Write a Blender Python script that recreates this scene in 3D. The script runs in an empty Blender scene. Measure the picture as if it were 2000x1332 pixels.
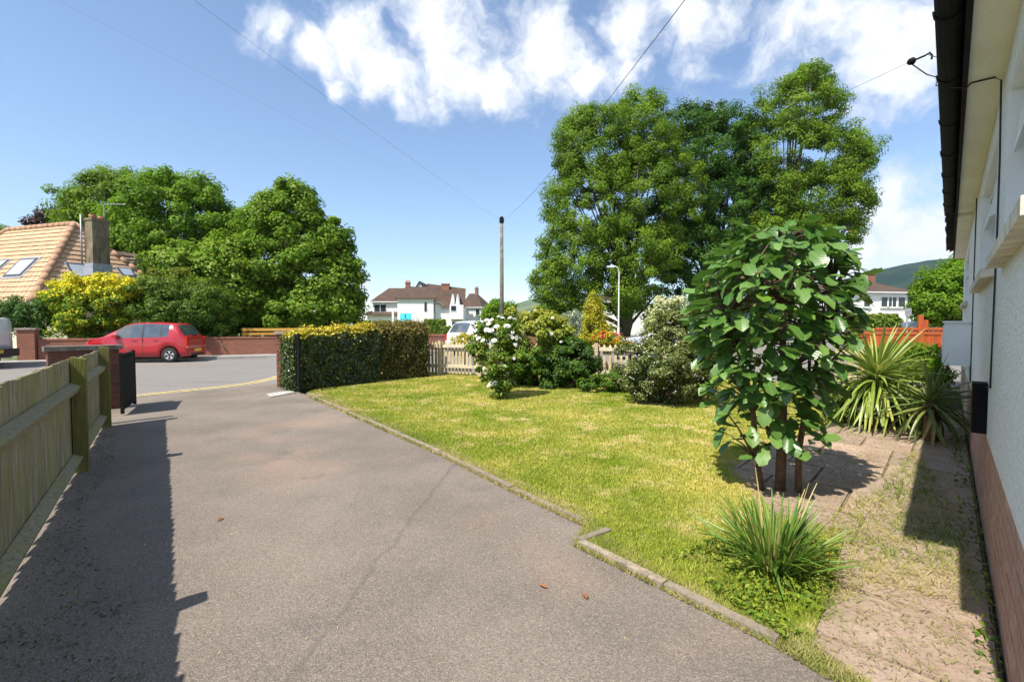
import bpy, bmesh, math, random
import numpy as np
from mathutils import Vector, Matrix

random.seed(7)
RNG = np.random.default_rng(11)
scene = bpy.context.scene
COL = scene.collection
R = math.radians

# ------------------------------------------------------------------ camera
FPX, HOR, EYE = 900.0, 634.0, 1.42          # focal length in photo pixels, horizon row, eye height
PITCH = math.atan((666 - HOR) / FPX)
cam_d = bpy.data.cameras.new('camera'); cam = bpy.data.objects.new('camera', cam_d); COL.objects.link(cam)
cam_d.sensor_width = 36; cam_d.lens = FPX / 2000 * 36
cam_d.clip_start = 0.05; cam_d.clip_end = 20000
cam.location = (0, 0, EYE); cam.rotation_euler = (math.pi / 2 - PITCH, 0, 0)
scene.camera = cam

# ------------------------------------------------------------------ light
SHADOW_AZ, SUN_EL = R(40.5), R(55.0)        # direction in which shadows fall (from +Y towards +X), sun height
sun_dir = Vector((-math.sin(SHADOW_AZ) * math.cos(SUN_EL), -math.cos(SHADOW_AZ) * math.cos(SUN_EL), math.sin(SUN_EL)))
sd = bpy.data.lights.new('sun', 'SUN'); sun = bpy.data.objects.new('sun', sd); COL.objects.link(sun)
sd.energy = 4.9; sd.angle = R(0.53); sd.color = (1.0, 0.94, 0.85)
sun.rotation_euler = sun_dir.to_track_quat('Z', 'Y').to_euler(); sun.location = (-8, -8, 30)
scene.view_settings.view_transform = 'Standard'; scene.view_settings.look = 'None'
scene.view_settings.exposure = 0.75; scene.view_settings.gamma = 1; scene.view_settings.use_curve_mapping = False
SKY_STRENGTH = 0.125
cy = scene.cycles; cy.max_bounces = 5; cy.diffuse_bounces = 3; cy.glossy_bounces = 2; cy.transmission_bounces = 3; cy.volume_bounces = 0; cy.transparent_max_bounces = 4

def pray(x, y):
    u = 666 - y
    return Vector((x - 1000, FPX * math.cos(PITCH) + u * math.sin(PITCH), -FPX * math.sin(PITCH) + u * math.cos(PITCH)))
def G(x, y, z=0.0):                          # ground point seen at a photo pixel
    r = pray(x, y); k = (z - EYE) / r.z
    return Vector((r.x * k, r.y * k, z))
def P(x, y, Y):                              # point at depth Y seen at a photo pixel
    r = pray(x, y); k = Y / r.y
    return Vector((r.x * k, Y, EYE + r.z * k))

# ------------------------------------------------------------------ world: Nishita sky + broken cumulus
world = bpy.data.worlds.new('World'); scene.world = world; world.use_nodes = True
def build_world():
    nt = world.node_tree; N = nt.nodes; L = nt.links; N.clear()
    out = N.new('ShaderNodeOutputWorld'); bg = N.new('ShaderNodeBackground'); L.new(bg.outputs[0], out.inputs[0])
    sky = N.new('ShaderNodeTexSky'); sky.sky_type = 'NISHITA'; sky.sun_disc = False
    sky.sun_elevation = SUN_EL; sky.sun_rotation = math.atan2(sun_dir.x, sun_dir.y)
    sky.air_density = 1.0; sky.dust_density = 0.1; sky.ozone_density = 3.5
    sm = N.new('ShaderNodeVectorMath'); sm.operation = 'SCALE'; sm.inputs['Scale'].default_value = SKY_STRENGTH
    L.new(sky.outputs[0], sm.inputs[0])
    tc = N.new('ShaderNodeTexCoord')
    n1 = N.new('ShaderNodeTexNoise'); n1.inputs['Scale'].default_value = 6.5; n1.inputs['Detail'].default_value = 4; n1.inputs['Roughness'].default_value = .6
    L.new(tc.outputs['Generated'], n1.inputs['Vector'])
    sub = N.new('ShaderNodeVectorMath'); sub.operation = 'SUBTRACT'; sub.inputs[1].default_value = (.5, .5, .5)
    L.new(n1.outputs['Color'], sub.inputs[0])
    sc = N.new('ShaderNodeVectorMath'); sc.operation = 'SCALE'; sc.inputs['Scale'].default_value = .13; L.new(sub.outputs[0], sc.inputs[0])
    dis = N.new('ShaderNodeVectorMath'); dis.operation = 'ADD'; L.new(tc.outputs['Generated'], dis.inputs[0]); L.new(sc.outputs[0], dis.inputs[1])
    blobs = [(545, 70, 62), (610, 110, 55), (700, 70, 95), (760, 150, 90), (860, 40, 110), (900, 130, 95), (960, 175, 85), (1060, 110, 120), (1140, 160, 85),
             (1230, 50, 75), (1330, 40, 95), (1350, 120, 55), (1600, -10, 140), (1700, 40, 140), (1780, 110, 120), (1860, 60, 140), (1740, 420, 95), (1800, 470, 150), (1650, 520, 120),
             (715, 560, 42), (640, 175, 26), (925, 585, 40), (1240, 140, 50), (1390, 215, 30)]
    acc = None
    for (x, y, r) in blobs:
        c = pray(x, y).normalized(); rr = r / FPX * (c.y ** 1.0) * 1.02
        d = N.new('ShaderNodeVectorMath'); d.operation = 'DISTANCE'; L.new(dis.outputs[0], d.inputs[0]); d.inputs[1].default_value = c
        m = N.new('ShaderNodeMapRange'); m.clamp = False; L.new(d.outputs['Value'], m.inputs[0])
        m.inputs[1].default_value = 0; m.inputs[2].default_value = rr; m.inputs[3].default_value = 1; m.inputs[4].default_value = 0
        if acc is None: acc = m.outputs[0]
        else:
            x_ = N.new('ShaderNodeMath'); x_.operation = 'SMOOTH_MAX'; x_.inputs[2].default_value = .25
            L.new(acc, x_.inputs[0]); L.new(m.outputs[0], x_.inputs[1]); acc = x_.outputs[0]
    # the rest of the sky: broken cloud of the same kind, behind and beside the camera
    n2 = N.new('ShaderNodeTexNoise'); n2.inputs['Scale'].default_value = 2.6; n2.inputs['Detail'].default_value = 3; L.new(tc.outputs['Generated'], n2.inputs['Vector'])
    m2 = N.new('ShaderNodeMapRange'); m2.clamp = False; L.new(n2.outputs[0], m2.inputs[0])
    m2.inputs[1].default_value = .5; m2.inputs[2].default_value = .62; m2.inputs[3].default_value = 0; m2.inputs[4].default_value = 1
    sx = N.new('ShaderNodeSeparateXYZ'); L.new(tc.outputs['Generated'], sx.inputs[0])
    back = N.new('ShaderNodeMapRange'); L.new(sx.outputs['Y'], back.inputs[0])
    back.inputs[1].default_value = .35; back.inputs[2].default_value = .6; back.inputs[3].default_value = 0; back.inputs[4].default_value = 4
    sb = N.new('ShaderNodeMath'); sb.operation = 'SUBTRACT'; L.new(m2.outputs[0], sb.inputs[0]); L.new(back.outputs[0], sb.inputs[1])
    mx = N.new('ShaderNodeMath'); mx.operation = 'MAXIMUM'; L.new(acc, mx.inputs[0]); L.new(sb.outputs[0], mx.inputs[1])
    n3 = N.new('ShaderNodeTexNoise'); n3.inputs['Scale'].default_value = 12; n3.inputs['Detail'].default_value = 6; n3.inputs['Roughness'].default_value = .62
    L.new(dis.outputs[0], n3.inputs['Vector'])
    n3m = N.new('ShaderNodeMapRange'); n3m.clamp = False; L.new(n3.outputs[0], n3m.inputs[0])
    n3m.inputs[1].default_value = .3; n3m.inputs[2].default_value = .7; n3m.inputs[3].default_value = -.5; n3m.inputs[4].default_value = .5
    ad = N.new('ShaderNodeMath'); ad.operation = 'ADD'; L.new(mx.outputs[0], ad.inputs[0]); L.new(n3m.outputs[0], ad.inputs[1])
    den = N.new('ShaderNodeMapRange'); den.interpolation_type = 'SMOOTHSTEP'; L.new(ad.outputs[0], den.inputs[0])
    den.inputs[1].default_value = -.08; den.inputs[2].default_value = .95; den.inputs[3].default_value = 0; den.inputs[4].default_value = .96
    ccol = N.new('ShaderNodeMix'); ccol.data_type = 'RGBA'; L.new(ad.outputs[0], ccol.inputs[0])
    ccol.inputs['A'].default_value = (.46, .51, .61, 1); ccol.inputs['B'].default_value = (.72, .725, .735, 1)
    mixc = N.new('ShaderNodeMix'); mixc.data_type = 'RGBA'; L.new(den.outputs[0], mixc.inputs[0])
    L.new(sm.outputs[0], mixc.inputs['A']); L.new(ccol.outputs['Result'], mixc.inputs['B'])
    L.new(mixc.outputs['Result'], bg.inputs['Color']); bg.inputs['Strength'].default_value = 1.0
build_world()

# ------------------------------------------------------------------ helpers
OFF = {}; LAST = [None]
class MB:
    def __init__(s): s.v = []; s.f = []
    def add(s, vs, fs):
        b = len(s.v); s.v += [tuple(v) for v in vs]; s.f += [tuple(i + b for i in f) for f in fs]; return s
    def hexa(s, p):                                  # eight corners, bottom four then top four
        return s.add(p, [(0, 3, 2, 1), (4, 5, 6, 7), (0, 1, 5, 4), (1, 2, 6, 5), (2, 3, 7, 6), (3, 0, 4, 7)])
    def box(s, x0, x1, y0, y1, z0, z1):
        return s.hexa([(x0, y0, z0), (x1, y0, z0), (x1, y1, z0), (x0, y1, z0), (x0, y0, z1), (x1, y0, z1), (x1, y1, z1), (x0, y1, z1)])
    def obox(s, o, d, n, a0, a1, b0, b1, z0, z1):    # box on axes d (2-D), n (2-D), z
        o = Vector(o[:2]); d = Vector(d[:2]); n = Vector(n[:2])
        q = [o + d * a + n * b for a, b in ((a0, b0), (a1, b0), (a1, b1), (a0, b1))]
        return s.hexa([(p.x, p.y, z0) for p in q] + [(p.x, p.y, z1) for p in q])
    def prism(s, pts, ext):                          # polygon (3-D points) pushed along ext
        n = len(pts); e = Vector(ext); a = [Vector(p) for p in pts]
        return s.add(a + [p + e for p in a], [tuple(range(n - 1, -1, -1)), tuple(range(n, 2 * n))] + [(i, (i + 1) % n, n + (i + 1) % n, n + i) for i in range(n)])
    def tube(s, pts, rad, seg=8, cap=True):
        pts = [Vector(p) for p in pts]; n = len(pts)
        rad = [rad] * n if not hasattr(rad, '__len__') else rad
        ring = []; up = Vector((0, 0, 1))
        for i, p in enumerate(pts):
            t = (pts[min(i + 1, n - 1)] - pts[max(i - 1, 0)]).normalized()
            a = t.cross(Vector((.03, 1, .02)) if abs(t.z) > .9 else up).normalized(); b = t.cross(a)
            ring += [p + (a * math.cos(2 * math.pi * k / seg) + b * math.sin(2 * math.pi * k / seg)) * rad[i] for k in range(seg)]
        f = [(i * seg + k, i * seg + (k + 1) % seg, (i + 1) * seg + (k + 1) % seg, (i + 1) * seg + k) for i in range(n - 1) for k in range(seg)]
        if cap: f += [tuple(range(seg - 1, -1, -1)), tuple((n - 1) * seg + k for k in range(seg))]
        return s.add(ring, f)
    def mesh(s, name, off=(0, 0, 0)):
        me = bpy.data.meshes.new(name); o = Vector(off)
        me.from_pydata([tuple(Vector(v) - o) for v in s.v], [], s.f); me.validate()
        bm = bmesh.new(); bm.from_mesh(me); bmesh.ops.recalc_face_normals(bm, faces=bm.faces); bm.to_mesh(me); bm.free()
        return me
def props(o, label=None, cat=None, group=None, kind=None):
    if label: o['label'] = label
    if cat: o['category'] = cat
    if group: o['group'] = group
    if kind: o['kind'] = kind
    return o
def link(name, data, mat, parent=None, smooth=False, off=(0, 0, 0)):
    o = bpy.data.objects.new(name, data); COL.objects.link(o)
    if mat is not None and not data.materials: data.materials.append(mat)
    if smooth: data.polygons.foreach_set('use_smooth', [True] * len(data.polygons))
    if parent is not None: o.parent = parent
    OFF[o.name] = Vector(off); LAST[0] = o.name
    return o
def part(name, mb, mat, parent, smooth=False):       # mesh given in world coordinates
    off = OFF[parent.name]; return link(name, mb.mesh(name, off), mat, parent, smooth, off)
def solo(name, mb, mat, base, smooth=False, **kw):   # a top-level thing that is one mesh
    o = link(name, mb.mesh(name, base), mat, None, smooth, base); o.location = base
    return props(o, **kw)
def thing(name, base, label, cat, group=None, kind=None):
    o = bpy.data.objects.new(name, None); COL.objects.link(o); o.location = base; o.empty_display_size = .2
    OFF[o.name] = Vector(base); return props(o, label, cat, group, kind)
def inst(name, me, mw, parent):                      # shared mesh placed by a world matrix
    o = bpy.data.objects.new(name, me); COL.objects.link(o); o.parent = parent
    o.matrix_local = Matrix.Translation(-OFF[parent.name]) @ mw; OFF[o.name] = Vector((0, 0, 0))
    return o
def struct(name, mb, mat, smooth=False):
    o = link(name, mb.mesh(name), mat, None, smooth); o['kind'] = 'structure'; return o
def frame(o, d, z=0.0):                              # matrix with local x along d (2-D)
    d = Vector((d[0], d[1], 0)).normalized(); n = Vector((-d.y, d.x, 0))
    return Matrix(((d.x, n.x, 0, o[0]), (d.y, n.y, 0, o[1]), (0, 0, 1, z), (0, 0, 0, 1)))

# ------------------------------------------------------------------ materials
def newmat(name):
    m = bpy.data.materials.new(name); m.use_nodes = True
    nt = m.node_tree; b = nt.nodes['Principled BSDF']; return m, nt.nodes, nt.links, b
def mixcol(N, L, fac, a, b, blend='MIX'):
    m = N.new('ShaderNodeMix'); m.data_type = 'RGBA'; m.blend_type = blend
    for s, v in ((0, fac), ('A', a), ('B', b)):
        if hasattr(v, 'is_linked'): L.new(v, m.inputs[s])
        elif s == 0: m.inputs[0].default_value = v
        else: m.inputs[s].default_value = (*v[:3], 1)
    return m.outputs['Result']
def noise(N, L, vec, scale, detail=4, rough=.55, lo=.35, hi=.65):
    n = N.new('ShaderNodeTexNoise'); n.inputs['Scale'].default_value = scale; n.inputs['Detail'].default_value = detail; n.inputs['Roughness'].default_value = rough
    if vec is not None: L.new(vec, n.inputs['Vector'])
    r = N.new('ShaderNodeMapRange'); L.new(n.outputs[0], r.inputs[0]); r.inputs[1].default_value = lo; r.inputs[2].default_value = hi
    return r.outputs[0]
def coords(N, L, scale=(1, 1, 1), kind='Object', perobj=False):
    tc = N.new('ShaderNodeTexCoord'); mp = N.new('ShaderNodeMapping'); mp.inputs['Scale'].default_value = scale
    L.new(tc.outputs[kind], mp.inputs['Vector'])
    if perobj:
        oi = N.new('ShaderNodeObjectInfo'); mu = N.new('ShaderNodeMath'); mu.operation = 'MULTIPLY'; mu.inputs[1].default_value = 37.0
        L.new(oi.outputs['Random'], mu.inputs[0]); L.new(mu.outputs[0], mp.inputs['Location'])
    return mp.outputs[0]
def bump(N, L, b, h, strength=.4, dist=.01):
    bp = N.new('ShaderNodeBump'); bp.inputs['Strength'].default_value = strength; bp.inputs['Distance'].default_value = dist
    L.new(h, bp.inputs['Height']); L.new(bp.outputs[0], b.inputs['Normal'])
def objrand(N): return N.new('ShaderNodeObjectInfo').outputs['Random']
def simple(name, col, rough=.6, metal=0, var=.25, scale=6, bmp=.15, coat=0, perobj=False, spec=.5):
    m, N, L, b = newmat(name); v = coords(N, L, perobj=perobj)
    dark = tuple(c * (1 - var) for c in col); lite = tuple(min(1, c * (1 + var * .6)) for c in col)
    c = mixcol(N, L, noise(N, L, v, scale, 6), dark, lite)
    if perobj: c = mixcol(N, L, objrand(N), c, tuple(x * (1 - var) for x in col)); 
    L.new(c, b.inputs['Base Color']); b.inputs['Roughness'].default_value = rough; b.inputs['Metallic'].default_value = metal
    b.inputs['Coat Weight'].default_value = coat; b.inputs['Specular IOR Level'].default_value = spec
    if bmp: bump(N, L, b, noise(N, L, v, scale * 8, 4), bmp, .01)
    return m
def leafmat(name, c1, c2, tip=None, trans=.3, rough=.45, spec=.4):
    m, N, L, b = newmat(name)
    at = N.new('ShaderNodeAttribute'); at.attribute_name = 'rnd'
    c = mixcol(N, L, at.outputs['Fac'], c1, c2)
    if tip:
        a2 = N.new('ShaderNodeAttribute'); a2.attribute_name = 'tip'; c = mixcol(N, L, a2.outputs['Fac'], c, tip)
    L.new(c, b.inputs['Base Color']); b.inputs['Roughness'].default_value = rough; b.inputs['Specular IOR Level'].default_value = spec
    tr = N.new('ShaderNodeBsdfTranslucent')
    tcol = mixcol(N, L, .5, c, tuple(min(1, x * 1.6) for x in (c2[0], c2[1] * 1.1, c2[2] * .6)))
    L.new(tcol, tr.inputs['Color'])
    mx = N.new('ShaderNodeMixShader'); mx.inputs[0].default_value = trans
    L.new(b.outputs[0], mx.inputs[1]); L.new(tr.outputs[0], mx.inputs[2]); L.new(mx.outputs[0], N['Material Output'].inputs[0])
    return m
M = {}
def mats():
    # tarmac driveway
    m, N, L, b = newmat('tarmac'); v = coords(N, L)
    c = mixcol(N, L, noise(N, L, v, .9, 5), (.155, .128, .103), (.222, .183, .147))
    c = mixcol(N, L, noise(N, L, v, .55, 3, .5, .55, .75), c, (.32, .215, .155)); c = mixcol(N, L, noise(N, L, v, 1.7, 7, .65, .56, .74), c, (.13, .112, .097)); c = mixcol(N, L, noise(N, L, coords(N, L, (1, .3, 1)), 1.6, 5, .6, .58, .9), c, (.255, .215, .18))
    vo = N.new('ShaderNodeTexVoronoi'); vo.inputs['Scale'].default_value = 170; L.new(v, vo.inputs['Vector'])
    sp = N.new('ShaderNodeSeparateColor'); L.new(vo.outputs['Color'], sp.inputs[0])
    r1 = N.new('ShaderNodeMapRange'); L.new(sp.outputs[0], r1.inputs[0]); r1.inputs[1].default_value = .55; r1.inputs[2].default_value = 1; r1.inputs[4].default_value = .42
    c = mixcol(N, L, r1.outputs[0], c, (.42, .365, .305))
    r2 = N.new('ShaderNodeMapRange'); L.new(sp.outputs[1], r2.inputs[0]); r2.inputs[1].default_value = .6; r2.inputs[2].default_value = 1; r2.inputs[4].default_value = .55
    c = mixcol(N, L, r2.outputs[0], c, (.06, .055, .05))
    # a joint between two tarmac bays, following a wavering line
    p0, p1 = G(560, 1330), G(880, 915); dr = (p1 - p0).normalized()
    sx = N.new('ShaderNodeSeparateXYZ'); L.new(v, sx.inputs[0])
    dp = N.new('ShaderNodeVectorMath'); dp.operation = 'DOT_PRODUCT'; L.new(v, dp.inputs[0]); dp.inputs[1].default_value = (-dr.y, dr.x, 0)
    nn = N.new('ShaderNodeMath'); nn.operation = 'MULTIPLY_ADD'; L.new(noise(N, L, v, 3, 5, .5, 0, 1), nn.inputs[0]); nn.inputs[1].default_value = .16; nn.inputs[2].default_value = -.08 - (-dr.y * p0.x + dr.x * p0.y)
    ad = N.new('ShaderNodeMath'); ad.operation = 'ADD'; L.new(dp.outputs['Value'], ad.inputs[0]); L.new(nn.outputs[0], ad.inputs[1])
    ab = N.new('ShaderNodeMath'); ab.operation = 'ABSOLUTE'; L.new(ad.outputs[0], ab.inputs[0])
    ln = N.new('ShaderNodeMapRange'); L.new(ab.outputs[0], ln.inputs[0]); ln.inputs[1].default_value = .004; ln.inputs[2].default_value = .028; ln.inputs[3].default_value = .28; ln.inputs[4].default_value = 0
    c = mixcol(N, L, ln.outputs[0], c, (.07, .06, .055))
    L.new(c, b.inputs['Base Color']); b.inputs['Roughness'].default_value = .92; b.inputs['Specular IOR Level'].default_value = .2
    bump(N, L, b, vo.outputs['Distance'], .7, .004); M['tarmac'] = m
    # road
    m, N, L, b = newmat('road'); v = coords(N, L)
    c = mixcol(N, L, noise(N, L, v, .35, 5), (.185, .168, .148), (.245, .223, .198))
    c = mixcol(N, L, noise(N, L, v, 60, 3), c, (.15, .138, .124)); c = mixcol(N, L, .3, c, (.235, .213, .19))
    c = mixcol(N, L, noise(N, L, coords(N, L, (.25, 2.2, 1)), 1.2, 4, .5, .58, .7), c, (.155, .14, .125))
    L.new(c, b.inputs['Base Color']); b.inputs['Roughness'].default_value = .9; bump(N, L, b, noise(N, L, v, 150, 2), .3, .003); M['road'] = m
    M['yellow_line'] = simple('yellow_line', (.72, .56, .22), .8, var=.35, scale=14)
    M['pavement'] = simple('pavement', (.30, .285, .265), .9, var=.25, scale=2.5)
    M['kerb'] = simple('kerb', (.40, .38, .35), .9, var=.3, scale=9, perobj=True)
    M['edging'] = simple('edging', (.36, .29, .22), .95, var=.4, scale=16, perobj=True, bmp=.5)
    m, N, L, b = newmat('soil'); v = coords(N, L)
    c = mixcol(N, L, noise(N, L, v, 9, 8), (.05, .035, .02), (.13, .095, .06)); c = mixcol(N, L, noise(N, L, v, 2, 4, .5, .5, .7), c, (.11, .12, .035))
    L.new(c, b.inputs['Base Color']); b.inputs['Roughness'].default_value = 1; bump(N, L, b, noise(N, L, v, 60, 4), .8, .02); M['soil'] = m
    m, N, L, b = newmat('turf'); v = coords(N, L)
    c = mixcol(N, L, noise(N, L, v, 1.1, 6), (.32, .30, .035), (.50, .43, .09)); c = mixcol(N, L, noise(N, L, v, 70, 3), c, (.34, .28, .06))
    L.new(c, b.inputs['Base Color']); b.inputs['Roughness'].default_value = 1; bump(N, L, b, noise(N, L, v, 140, 3), 1, .02); M['turf'] = m
    m, N, L, b = newmat('verge'); v = coords(N, L)
    c = mixcol(N, L, noise(N, L, v, .2, 6), (.07, .11, .02), (.15, .16, .05)); L.new(c, b.inputs['Base Color']); b.inputs['Roughness'].default_value = 1; M['verge'] = m
    # paving
    m, N, L, b = newmat('slab'); v = coords(N, L, perobj=True)
    c = mixcol(N, L, noise(N, L, v, 3, 7), (.33, .225, .155), (.50, .365, .265)); c = mixcol(N, L, noise(N, L, v, 70, 4, .6, .5, .7), c, (.22, .155, .11))
    c = mixcol(N, L, noise(N, L, v, 5, 6, .6, .56, .7), c, (.27, .235, .11)); c = mixcol(N, L, objrand(N), c, mixcol(N, L, .6, c, (.25, .19, .15)))
    L.new(c, b.inputs['Base Color']); b.inputs['Roughness'].default_value = .95; bump(N, L, b, noise(N, L, v, 45, 5), .22, .012); M['slab'] = m
    M['slab_joint'] = simple('slab_joint', (.17, .135, .07), 1, var=.45, scale=12, bmp=.5)
    # weathered fence timber with algae
    def timber(nm, base, dark, green, g0, g1, sc=(26, 26, 2.0)):
        m, N, L, b = newmat(nm); v = coords(N, L, sc, perobj=True); v2 = coords(N, L, perobj=True)
        c = mixcol(N, L, noise(N, L, v, 1.6, 7, .62), dark, base)
        c = mixcol(N, L, noise(N, L, v2, 2.4, 5, .6, g0, g1), c, green)
        c = mixcol(N, L, objrand(N), c, mixcol(N, L, .35, c, dark))
        L.new(c, b.inputs['Base Color']); b.inputs['Roughness'].default_value = .9; b.inputs['Specular IOR Level'].default_value = .2
        bump(N, L, b, noise(N, L, v, 3, 6), .5, .006); M[nm] = m
    timber('board', (.46, .40, .28), (.19, .155, .10), (.25, .26, .07), .42, .70)
    timber('post', (.25, .22, .10), (.10, .08, .04), (.17, .18, .035), .3, .6)
    timber('rail', (.42, .37, .25), (.20, .17, .10), (.27, .28, .08), .45, .75, (26, 26, 26))
    timber('picket', (.62, .52, .34), (.42, .33, .19), (.42, .40, .16), .55, .8)
    timber('rail_pale', (.70, .62, .46), (.52, .44, .30), (.5, .48, .25), .55, .8, (3, 3, 26))
    timber('yellow_timber', (.72, .42, .10), (.55, .28, .05), (.65, .40, .1), .4, .8, (3, 3, 30))
    timber('red_timber', (.50, .115, .035), (.30, .06, .02), (.42, .10, .03), .4, .8)
    # brick
    def brickmat(nm, c1, c2, c3):
        m, N, L, b = newmat(nm); v = coords(N, L, perobj=True)
        c = mixcol(N, L, objrand(N), c1, c2); c = mixcol(N, L, noise(N, L, v, 14, 6), c, c3)
        L.new(c, b.inputs['Base Color']); b.inputs['Roughness'].default_value = .9; bump(N, L, b, noise(N, L, v, 90, 4), .6, .006); M[nm] = m
    brickmat('brick_red', (.30, .10, .06), (.38, .15, .09), (.22, .085, .06))
    brickmat('brick_dark', (.17, .055, .035), (.21, .08, .05), (.10, .045, .03)); M['coping_dark'] = simple('coping_dark', (.17, .145, .115), .9, var=.5, scale=8)
    brickmat('brick_plinth', (.46, .25, .17), (.58, .36, .27), (.38, .21, .15))
    M['mortar_dark'] = simple('mortar_dark', (.17, .13, .10), .95, var=.3, scale=30)
    M['mortar'] = simple('mortar', (.50, .45, .38), .95, var=.2, scale=30)
    m, N, L, b = newmat('far_brick'); v = coords(N, L)
    br = N.new('ShaderNodeTexBrick'); br.inputs['Scale'].default_value = 1; br.inputs['Brick Width'].default_value = .225; br.inputs['Row Height'].default_value = .075
    br.inputs['Mortar Size'].default_value = .008; br.inputs['Color1'].default_value = (.31, .10, .055, 1); br.inputs['Color2'].default_value = (.22, .075, .045, 1); br.inputs['Mortar'].default_value = (.27, .18, .13, 1)
    sx = N.new('ShaderNodeSeparateXYZ'); L.new(v, sx.inputs[0]); cx = N.new('ShaderNodeCombineXYZ')
    ad = N.new('ShaderNodeMath'); ad.operation = 'ADD'; L.new(sx.outputs[0], ad.inputs[0]); L.new(sx.outputs[1], ad.inputs[1]); L.new(ad.outputs[0], cx.inputs[0]); L.new(sx.outputs[2], cx.inputs[1]); L.new(cx.outputs[0], br.inputs['Vector'])
    c = mixcol(N, L, noise(N, L, v, 1.6, 5, .5, .45, .75), br.outputs[0], (.20, .10, .07)); L.new(c, b.inputs['Base Color']); b.inputs['Roughness'].default_value = .9; M['far_brick'] = m
    M['coping'] = simple('coping', (.40, .34, .28), .9, var=.4, scale=8, perobj=True)
    M['brick_coping'] = simple('brick_coping', (.30, .12, .075), .9, var=.35, scale=6)
    # render walls
    m, N, L, b = newmat('pebbledash'); v = coords(N, L)
    vo = N.new('ShaderNodeTexVoronoi'); vo.inputs['Scale'].default_value = 48; L.new(v, vo.inputs['Vector'])
    c = mixcol(N, L, vo.outputs['Distance'], (.96, .96, .94), (.66, .67, .66)); c = mixcol(N, L, noise(N, L, v, 1.2, 5, .5, .55, .8), c, (.70, .71, .68))
    L.new(c, b.inputs['Base Color']); b.inputs['Roughness'].default_value = .85
    inv = N.new('ShaderNodeMath'); inv.operation = 'SUBTRACT'; inv.inputs[0].default_value = 1; L.new(vo.outputs['Distance'], inv.inputs[1])
    bump(N, L, b, inv.outputs[0], 1.0, .016); M['pebbledash'] = m
    M['white_paint'] = simple('white_paint', (.80, .81, .80), .6, var=.06, scale=3, bmp=.05)
    M['white_render'] = simple('white_render', (.80, .80, .78), .85, var=.08, scale=.8, bmp=.1)
    M['cream'] = simple('cream', (.68, .64, .46), .85, var=.1, scale=1)
    m, N, L, b = newmat('soffit'); v = coords(N, L)
    c = mixcol(N, L, noise(N, L, v, 2.5, 6), (.78, .75, .62), (.86, .84, .74)); c = mixcol(N, L, noise(N, L, v, 40, 3, .6, .66, .75), c, (.4, .34, .2))
    L.new(c, b.inputs['Base Color']); b.inputs['Roughness'].default_value = .7; M['soffit'] = m
    M['sill'] = simple('sill', (.60, .56, .45), .85, var=.3, scale=9)
    M['black_plastic'] = simple('black_plastic', (.008, .007, .009), .75, var=.3, scale=8, spec=.15)
    M['black_metal'] = simple('black_metal', (.010, .011, .010), .85, var=.4, scale=20, spec=.15)
    M['cable'] = simple('cable', (.02, .02, .022), .6)
    M['wire'] = simple('wire', (.06, .06, .065), .6)
    M['grey_box'] = simple('grey_box', (.74, .76, .78), .5, var=.06, scale=3, bmp=.02)
    M['glass'] = simple('glass', (.03, .04, .05), .06, var=.2, scale=1, bmp=0)
    M['car_glass'] = simple('car_glass', (.075, .095, .105), .03, var=.3, scale=2, bmp=0, coat=1, spec=.9)
    M['house_glass'] = simple('house_glass', (.52, .57, .62), .8, var=.05, scale=1, bmp=0, spec=.1)
    M['skyglass'] = simple('skyglass', (.45, .50, .55), .04, var=.1, scale=1, bmp=0)
    M['dark_frame'] = simple('dark_frame', (.06, .06, .065), .5)
    M['lead'] = simple('lead', (.30, .32, .36), .55, var=.2)
    # roofs
    m, N, L, b = newmat('tile_orange'); v = coords(N, L)
    c = mixcol(N, L, noise(N, L, v, 1.3, 5), (.46, .295, .17), (.58, .385, .235)); c = mixcol(N, L, objrand(N), c, mixcol(N, L, .25, c, (.40, .26, .16)))
    c = mixcol(N, L, noise(N, L, v, 25, 3, .5, .5, .7), c, (.42, .275, .16))
    L.new(c, b.inputs['Base Color']); b.inputs['Roughness'].default_value = .9; M['tile_orange'] = m
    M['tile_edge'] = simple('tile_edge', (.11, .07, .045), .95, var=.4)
    M['tile_old'] = simple('tile_old', (.27, .19, .14), .95, var=.5, scale=5, perobj=True)
    M['ridge'] = simple('ridge', (.44, .26, .16), .9, var=.25, scale=5, perobj=True)
    m, N, L, b = newmat('tile_brown'); v = coords(N, L)
    c = mixcol(N, L, noise(N, L, v, 1.2, 7), (.055, .032, .023), (.105, .060, .040)); w = N.new('ShaderNodeTexWave'); w.bands_direction = 'Z'; w.inputs['Scale'].default_value = 1.9; L.new(v, w.inputs['Vector'])
    c = mixcol(N, L, w.outputs['Fac'], c, mixcol(N, L, .5, c, (.06, .04, .03))); L.new(c, b.inputs['Base Color']); b.inputs['Roughness'].default_value = .9; M['tile_brown'] = m
    M['tile_dark'] = simple('tile_dark', (.035, .028, .026), .8, var=.4, scale=10, perobj=True)
    m, N, L, b = newmat('stack'); v = coords(N, L)
    c = mixcol(N, L, noise(N, L, v, 2, 6), (.13, .105, .065), (.24, .19, .12)); c = mixcol(N, L, noise(N, L, coords(N, L, (3, 3, .6)), 2, 5, .6, .5, .7), c, (.07, .06, .045))
    L.new(c, b.inputs['Base Color']); b.inputs['Roughness'].default_value = .95; M['stack'] = m
    M['terracotta'] = simple('terracotta', (.42, .17, .09), .8)
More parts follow.
